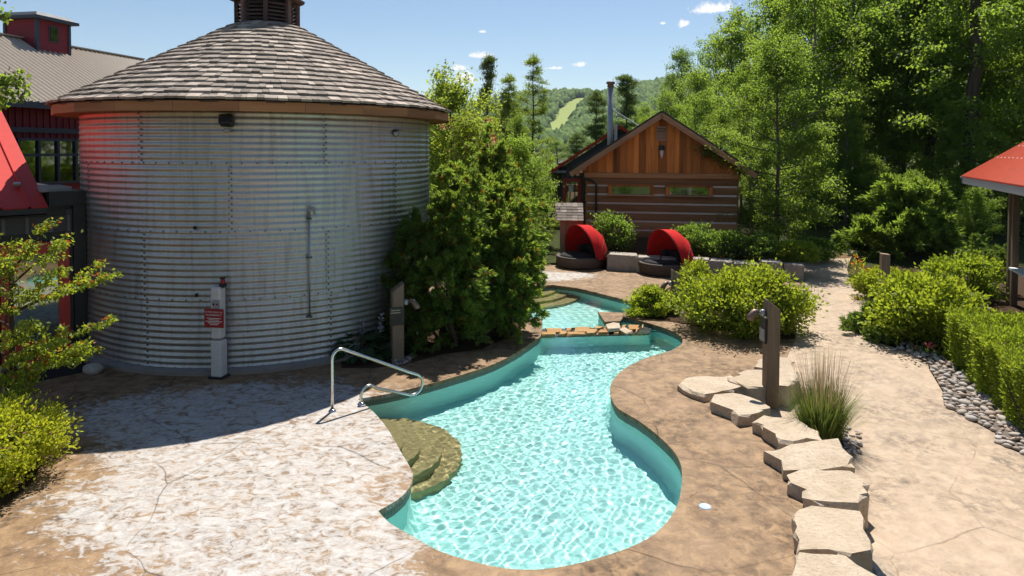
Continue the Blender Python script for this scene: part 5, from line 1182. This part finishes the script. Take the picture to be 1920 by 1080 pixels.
hosta(g(672, 672), 130, .62, 81, 'dark green hosta with pale flower spikes at the silo foot', ((.05, .1, .72), (.42, .05, .85)))
hosta(g(735, 660), 110, .6, 82, 'dark green hosta spreading around the brown signpost')
hosta(g(700, 640), 110, .6, 83, 'dark green hosta tucked between silo and cedars')
# ornamental grass
def reed(base, label):
    r = np.random.RandomState(91); t = empty('ornamental_grass', base, 0, label=label, category='grass'); n = 2600; V = []; Q = []; T_ = []; H_ = []
    def blade(p0, d, L, w_, bend, hue_, tn):
        k = len(V); S = np.cross(d, [0, 0, 1]) + 1e-3; S = S / np.linalg.norm(S); out_ = np.array([d[0], d[1], 0])
        for j in range(5):
            f = j / 4; c = p0 + d * L * f + out_ * bend * f * f * L + np.array([0, 0, -bend * .5 * f ** 3 * L]); ww = w_ * (1 - f * .85)
            V.extend([c - S * ww, c + S * ww]); T_.extend([tn, tn]); H_.extend([hue_, hue_])
        for j in range(4): Q.append((k + 2 * j, k + 2 * j + 1, k + 2 * j + 3, k + 2 * j + 2))
    for i in range(n):
        a = r.rand() * 6.28; q = .26 * math.sqrt(r.rand()); p0 = np.array([q * math.cos(a), q * math.sin(a), 0]); tilt = abs(r.normal()) * .25; d = np.array([math.cos(a) * tilt, math.sin(a) * tilt, 1]); blade(p0, d / np.linalg.norm(d), r.uniform(.5, .95), .0055, r.uniform(.05, .55), 0.0, r.rand())
    for i in range(240):
        a = r.rand() * 6.28; q = .26 * math.sqrt(r.rand()); p0 = np.array([q * math.cos(a), q * math.sin(a), .3]); tilt = abs(r.normal()) * .24; d = np.array([math.cos(a) * tilt, math.sin(a) * tilt, 1]); blade(p0, d / np.linalg.norm(d), r.uniform(.75, 1.12), .0042, r.uniform(0, .1), 1.0, r.rand())
    me = fastmesh('blades', np.array(V), np.array(Q), T_); me.attributes.new('hue', 'FLOAT', 'POINT').data.foreach_set('value', np.array(H_, np.float32)); me.materials.append(L_GRASS); link('blades', me, None, t)
reed(gp(1540, 822, lambda x, y: -.22), 'tall clump of reed grass with tan plumes beside the stone edging')
# daylilies and pink roses
def flowers(px_list, z, mat, label, name, leafmat, seed):
    r = np.random.RandomState(seed); c0 = g(*px_list[0], 0); t = empty(name, c0, 0, label=label, category='flowers')
    Cs = []; Bl = []; 
    for (u, v) in px_list:
        p = np.array(aty(u, v, c0.y + r.normal() * .15) - c0); 
        Cs += [p + r.normal(size=3) * .015 for _ in range(7)]; Bl += [np.array([p[0] + r.normal() * .12, p[1] + r.normal() * .12, max(0, p[2] - r.rand() * .35)]) for _ in range(16)]
    Cs = np.array(Cs); Bl = np.array(Bl)
    link('petals', leaves(Cs, r.normal(size=Cs.shape) + np.array([0, 0, .3]), .075, .05, r, name='petals', mat=mat), None, t, kind='stuff')
    link('foliage', leaves(Bl, r.normal(size=Bl.shape) * .4 + np.array([0, 0, .7]), .16, .03, r, name='foliage', mat=leafmat), None, t)
flowers([(1606, 560), (1606, 482), (1612, 490), (1600, 494), (1625, 505), (1640, 515), (1614, 498), (1650, 530), (1672, 505), (1690, 515)], 0, L_FLOWER, 'orange daylilies at the mouth of the woodland trail', 'daylilies', L_LIME, 95)
flowers([(1745, 662), (1720, 655), (1748, 646), (1742, 650), (1790, 668), (1825, 718), (1870, 735)], 0, L_PINK, 'pink roses in front of the hedge', 'roses', L_DEEP, 96)
# ------------------------------------------------------------------ river stones
def pebble_mesh(seed):
    r = random.Random(seed); bm = bmesh.new(); bmesh.ops.create_icosphere(bm, subdivisions=2, radius=.5); sx, sy, sz = r.uniform(.8, 1.2), r.uniform(.55, .9), r.uniform(.38, .6)
    dirs = [Vector((r.gauss(0, 1), r.gauss(0, 1), r.gauss(0, 1))).normalized() for _ in range(5)]
    for v in bm.verts:
        k = 1.0
        for d_ in dirs: k -= .10 * max(0, v.co.normalized().dot(d_) - .55) / .45
        v.co = Vector((v.co.x * sx, v.co.y * sy, v.co.z * sz)) * k
    me = bpy.data.meshes.new('pebble'); bm.to_mesh(me); bm.free(); me.polygons.foreach_set('use_smooth', [True] * len(me.polygons)); me.materials.append(M_PEB); return me
PEB = [pebble_mesh(s) for s in range(8)]
def pebbles(poly, n, parent, s0, s1, seed, zf):
    r = random.Random(seed); xs_ = [p[0] for p in poly]; ys_ = [p[1] for p in poly]; k = 0; tries = 0; placed = []
    while k < n and tries < n * 60:
        tries += 1; x, y = r.uniform(min(xs_), max(xs_)), r.uniform(min(ys_), max(ys_))
        if not inside(poly, x, y): continue
        s = r.uniform(s0, s1)
        if any((x - a) ** 2 + (y - b) ** 2 < (.36 * (s + c)) ** 2 for a, b, c in placed): continue
        placed.append((x, y, s)); o = link('pebble', PEB[r.randrange(8)], None, parent); o.location = (x, y, zf(x, y) + s * .13); o.scale = (s, s, s); o.rotation_euler = (r.gauss(0, .25), r.gauss(0, .25), r.random() * 6.28); k += 1
strip_px = [(1676, 657), (1692, 655), (1742, 682), (1744, 692), (1770, 735), (1772, 760), (1868, 812), (1872, 832), (1935, 856), (2010, 890), (2010, 815), (1920, 778), (1850, 735), (1806, 700), (1770, 672), (1700, 640)]
SP = [gp(u, v) for u, v in strip_px]; SPP = [(p.x, p.y) for p in SP]
ps = sheet('pebble_strip', [Vector(p) for p in SPP], [], lambda x, y: zpath(x, y) + .004, M_GRAVEL, grid=.4, kind='structure')
pebbles(SPP, 285, ps, .085, .19, 1, zpath)
gpoly = [gp(u, v, lambda x, y: -.22) for u, v in ((1440, 748), (1520, 735), (1560, 780), (1615, 812), (1612, 850), (1590, 850), (1500, 800), (1430, 775))]
GP = [(p.x, p.y) for p in gpoly]; ps2 = sheet('gravel_pocket', [Vector(g(u, v, -.24).xy) for u, v in ((1400, 735), (1520, 728), (1565, 780), (1612, 815), (1606, 846), (1560, 846), (1480, 810), (1400, 775))], [], lambda x, y: -.24, M_GRAVEL, kind='structure')
pebbles(GP, 150, ps2, .07, .14, 2, lambda x, y: -.235)
pb3 = [(g(u, v).x, g(u, v).y) for u, v in ((735, 690), (770, 680), (775, 668), (735, 672))]
ps3 = sheet('sign_gravel', [Vector(p) for p in pb3], [], lambda x, y: .012, M_GRAVEL, kind='structure'); pebbles(pb3, 16, ps3, .06, .11, 3, lambda x, y: .012)
# ------------------------------------------------------------------ far ski hill
RIDGE = [(-900, 215), (0, 205), (600, 188), (800, 178), (1030, 167), (1100, 160), (1160, 153), (1185, 145), (1250, 139), (1400, 132), (1700, 128), (2100, 140), (2700, 175), (3400, 230)]
RUNS = [[(1078, 184), (1106, 182), (1100, 192), (1084, 208), (1074, 224), (1070, 240), (1056, 252), (1030, 268), (1018, 258), (1030, 238), (1034, 224), (1046, 206), (1062, 192)],
        [(1108, 178), (1140, 176), (1136, 180), (1110, 182)], [(1226, 170), (1256, 166), (1254, 171), (1228, 175)], [(1150, 218), (1175, 214), (1185, 226), (1160, 232)], [(1020, 232), (1034, 226), (1030, 240), (1018, 246)]]
def ridge_z(u, D):
    xs_ = [p[0] for p in RIDGE]; ys_ = [p[1] for p in RIDGE]; v = np.interp(u, xs_, ys_) + 18; return aty(u, v, D).z
def hill_pt(u, f):                                     # f 0 foot .. 1 ridge .. >1 behind
    D = 650 + 950 * f; rz = ridge_z(u, 1600); z = rz * (smooth(0, 1, min(f, 1)) * .55 + min(f, 1) * .45); z = z - max(0, f - 1) * 260 + 6 * math.sin(u * .02 + f * 7) * f
    return aty(u, 300, D).x, D, z
us_h = [-900 + 60 * i for i in range(30)] + [900 + 6 * i for i in range(70)] + [1320 + 60 * i for i in range(36)]; fs_ = [i / 70 for i in range(84)]
V = []; run = []
for f in fs_:
    for u in us_h:
        p = hill_pt(u, f); V.append(p); q = proj(*p); run.append(1.0 if any(inside(R_, q[0], q[1]) for R_ in RUNS) else 0.0)
nu = len(us_h); Q = [(j * nu + i, j * nu + i + 1, (j + 1) * nu + i + 1, (j + 1) * nu + i) for j in range(len(fs_) - 1) for i in range(nu - 1)]
me = fastmesh('hill', V, Q, run); me.polygons.foreach_set('use_smooth', [True] * len(Q))
n = NT('hillside'); c = n.mix(n.noise(n.obj(), .02, 4), (.07, .12, .03), (.10, .16, .045)); c = n.mix(n.n('ShaderNodeAttribute', attribute_name='tint').outputs['Fac'], c, n.mix(n.noise(n.obj(), .05, 4), (.24, .30, .085), (.32, .36, .12)))
hill = link('hill', me, n.out(n.bsdf(c, .95, spec=.1)), kind='structure')
r = np.random.RandomState(404); VV = []; QQ = []; TT = []
octv = np.array([(1, 0, .35), (0, 1, .35), (-1, 0, .35), (0, -1, .35), (0, 0, 1.0), (.5, .5, .8), (-.5, .5, .78), (-.5, -.5, .8), (.5, -.5, .78)]); tri = [(0, 1, 5), (1, 2, 6), (2, 3, 7), (3, 0, 8), (0, 5, 4), (5, 1, 4), (1, 6, 4), (6, 2, 4), (2, 7, 4), (7, 3, 4), (3, 8, 4), (8, 0, 4)]
cnt = 0
for i in range(15500):
    u = r.uniform(950, 1330) if i < 10500 else r.uniform(-600, 2600); f = r.rand() ** .8 * 1.03; p = hill_pt(u, f); q = proj(*p)
    if any(inside(R_, q[0], q[1]) for R_ in RUNS): continue
    s = r.uniform(5, 9); hgt = s * r.uniform(1.3, 2.3); k = len(VV) * 9; VV.append(octv * np.array([s, s, hgt]) * r.uniform(.8, 1.2, (9, 3)) + np.array([p[0], p[1], p[2] - hgt * .15])); QQ.append(np.array(tri) + k); TT.append(np.full(9, r.rand())); 
n = NT('far_tree_leaf'); c = n.ramp(n.n('ShaderNodeAttribute', attribute_name='tint').outputs['Fac'], [(0, (.045, .085, .024)), (.55, (.085, .14, .034)), (1, (.14, .20, .05))])
link('hillside_forest', fastmesh('hillside_forest', np.concatenate(VV), np.concatenate(QQ), np.concatenate(TT)), n.out(n.bsdf(c, .9, spec=.1)), kind='stuff', label='dense forest covering the far ski hill', category='forest')
# tree line on the level ground between the garden and the hill
mid_l = 'round leafy tree in the tree line at the foot of the ski hill'
for i in range(34):
    u = -300 + 70 * i + rnd.uniform(-25, 25); Y = rnd.uniform(75, 120)
    if 1030 < u < 1060 or u > 1300 and Y < 80: Y = 110
    T(D_MID[i % 3] if i % 4 else D_DEEP[0], u, 278 - rnd.uniform(0, 22) - (30 if u < 1010 or u > 1140 else 0), Y, mid_l, 'tree line at the foot of the hill', 'distant_tree', 2.2)

# unseen trees added behind the viewpoint only to be mirrored in glass and steel
for i, (x, y, sc) in enumerate(((-14, -13, .75), (-6, -17, .85), (3, -15, .7), (11, -16, .8), (19, -10, .8), (24, 2, .85))):
    plant_tree('reflection_tree', D_MID[i % 3], Vector((x, y, -.4)), i * 1.3, sc, 'unseen leafy tree added to be mirrored in the cabin windows', 'unseen trees added for reflections')

# summer haze between the garden and the ski hill
n = NT('haze_air'); n.out(None, n.n('ShaderNodeVolumePrincipled', i_Color=(.72, .84, 1.0), i_Density=.00006, i_Anisotropy=.3).outputs[0])
MB().box((0, 0, 129), (8400, 8400, 261)).build('haze', n.m, kind='stuff')

for i, (x, y, sc) in enumerate(((-9, -7, .42), (-5.5, -8, .5), (-2, -7.5, .38), (1.5, -8.5, .52), (5, -7, .4), (8.5, -8, .5))):  # unseen bushes added behind the viewpoint to break up the window reflections
    plant_tree('reflection_bush', D_SMALL[i % 2], Vector((x, y, -.4)), i * 1.7, (sc * 1.3, sc * 1.3, sc), 'unseen low bush added to be mirrored in the cabin windows', 'unseen bushes added for reflections')
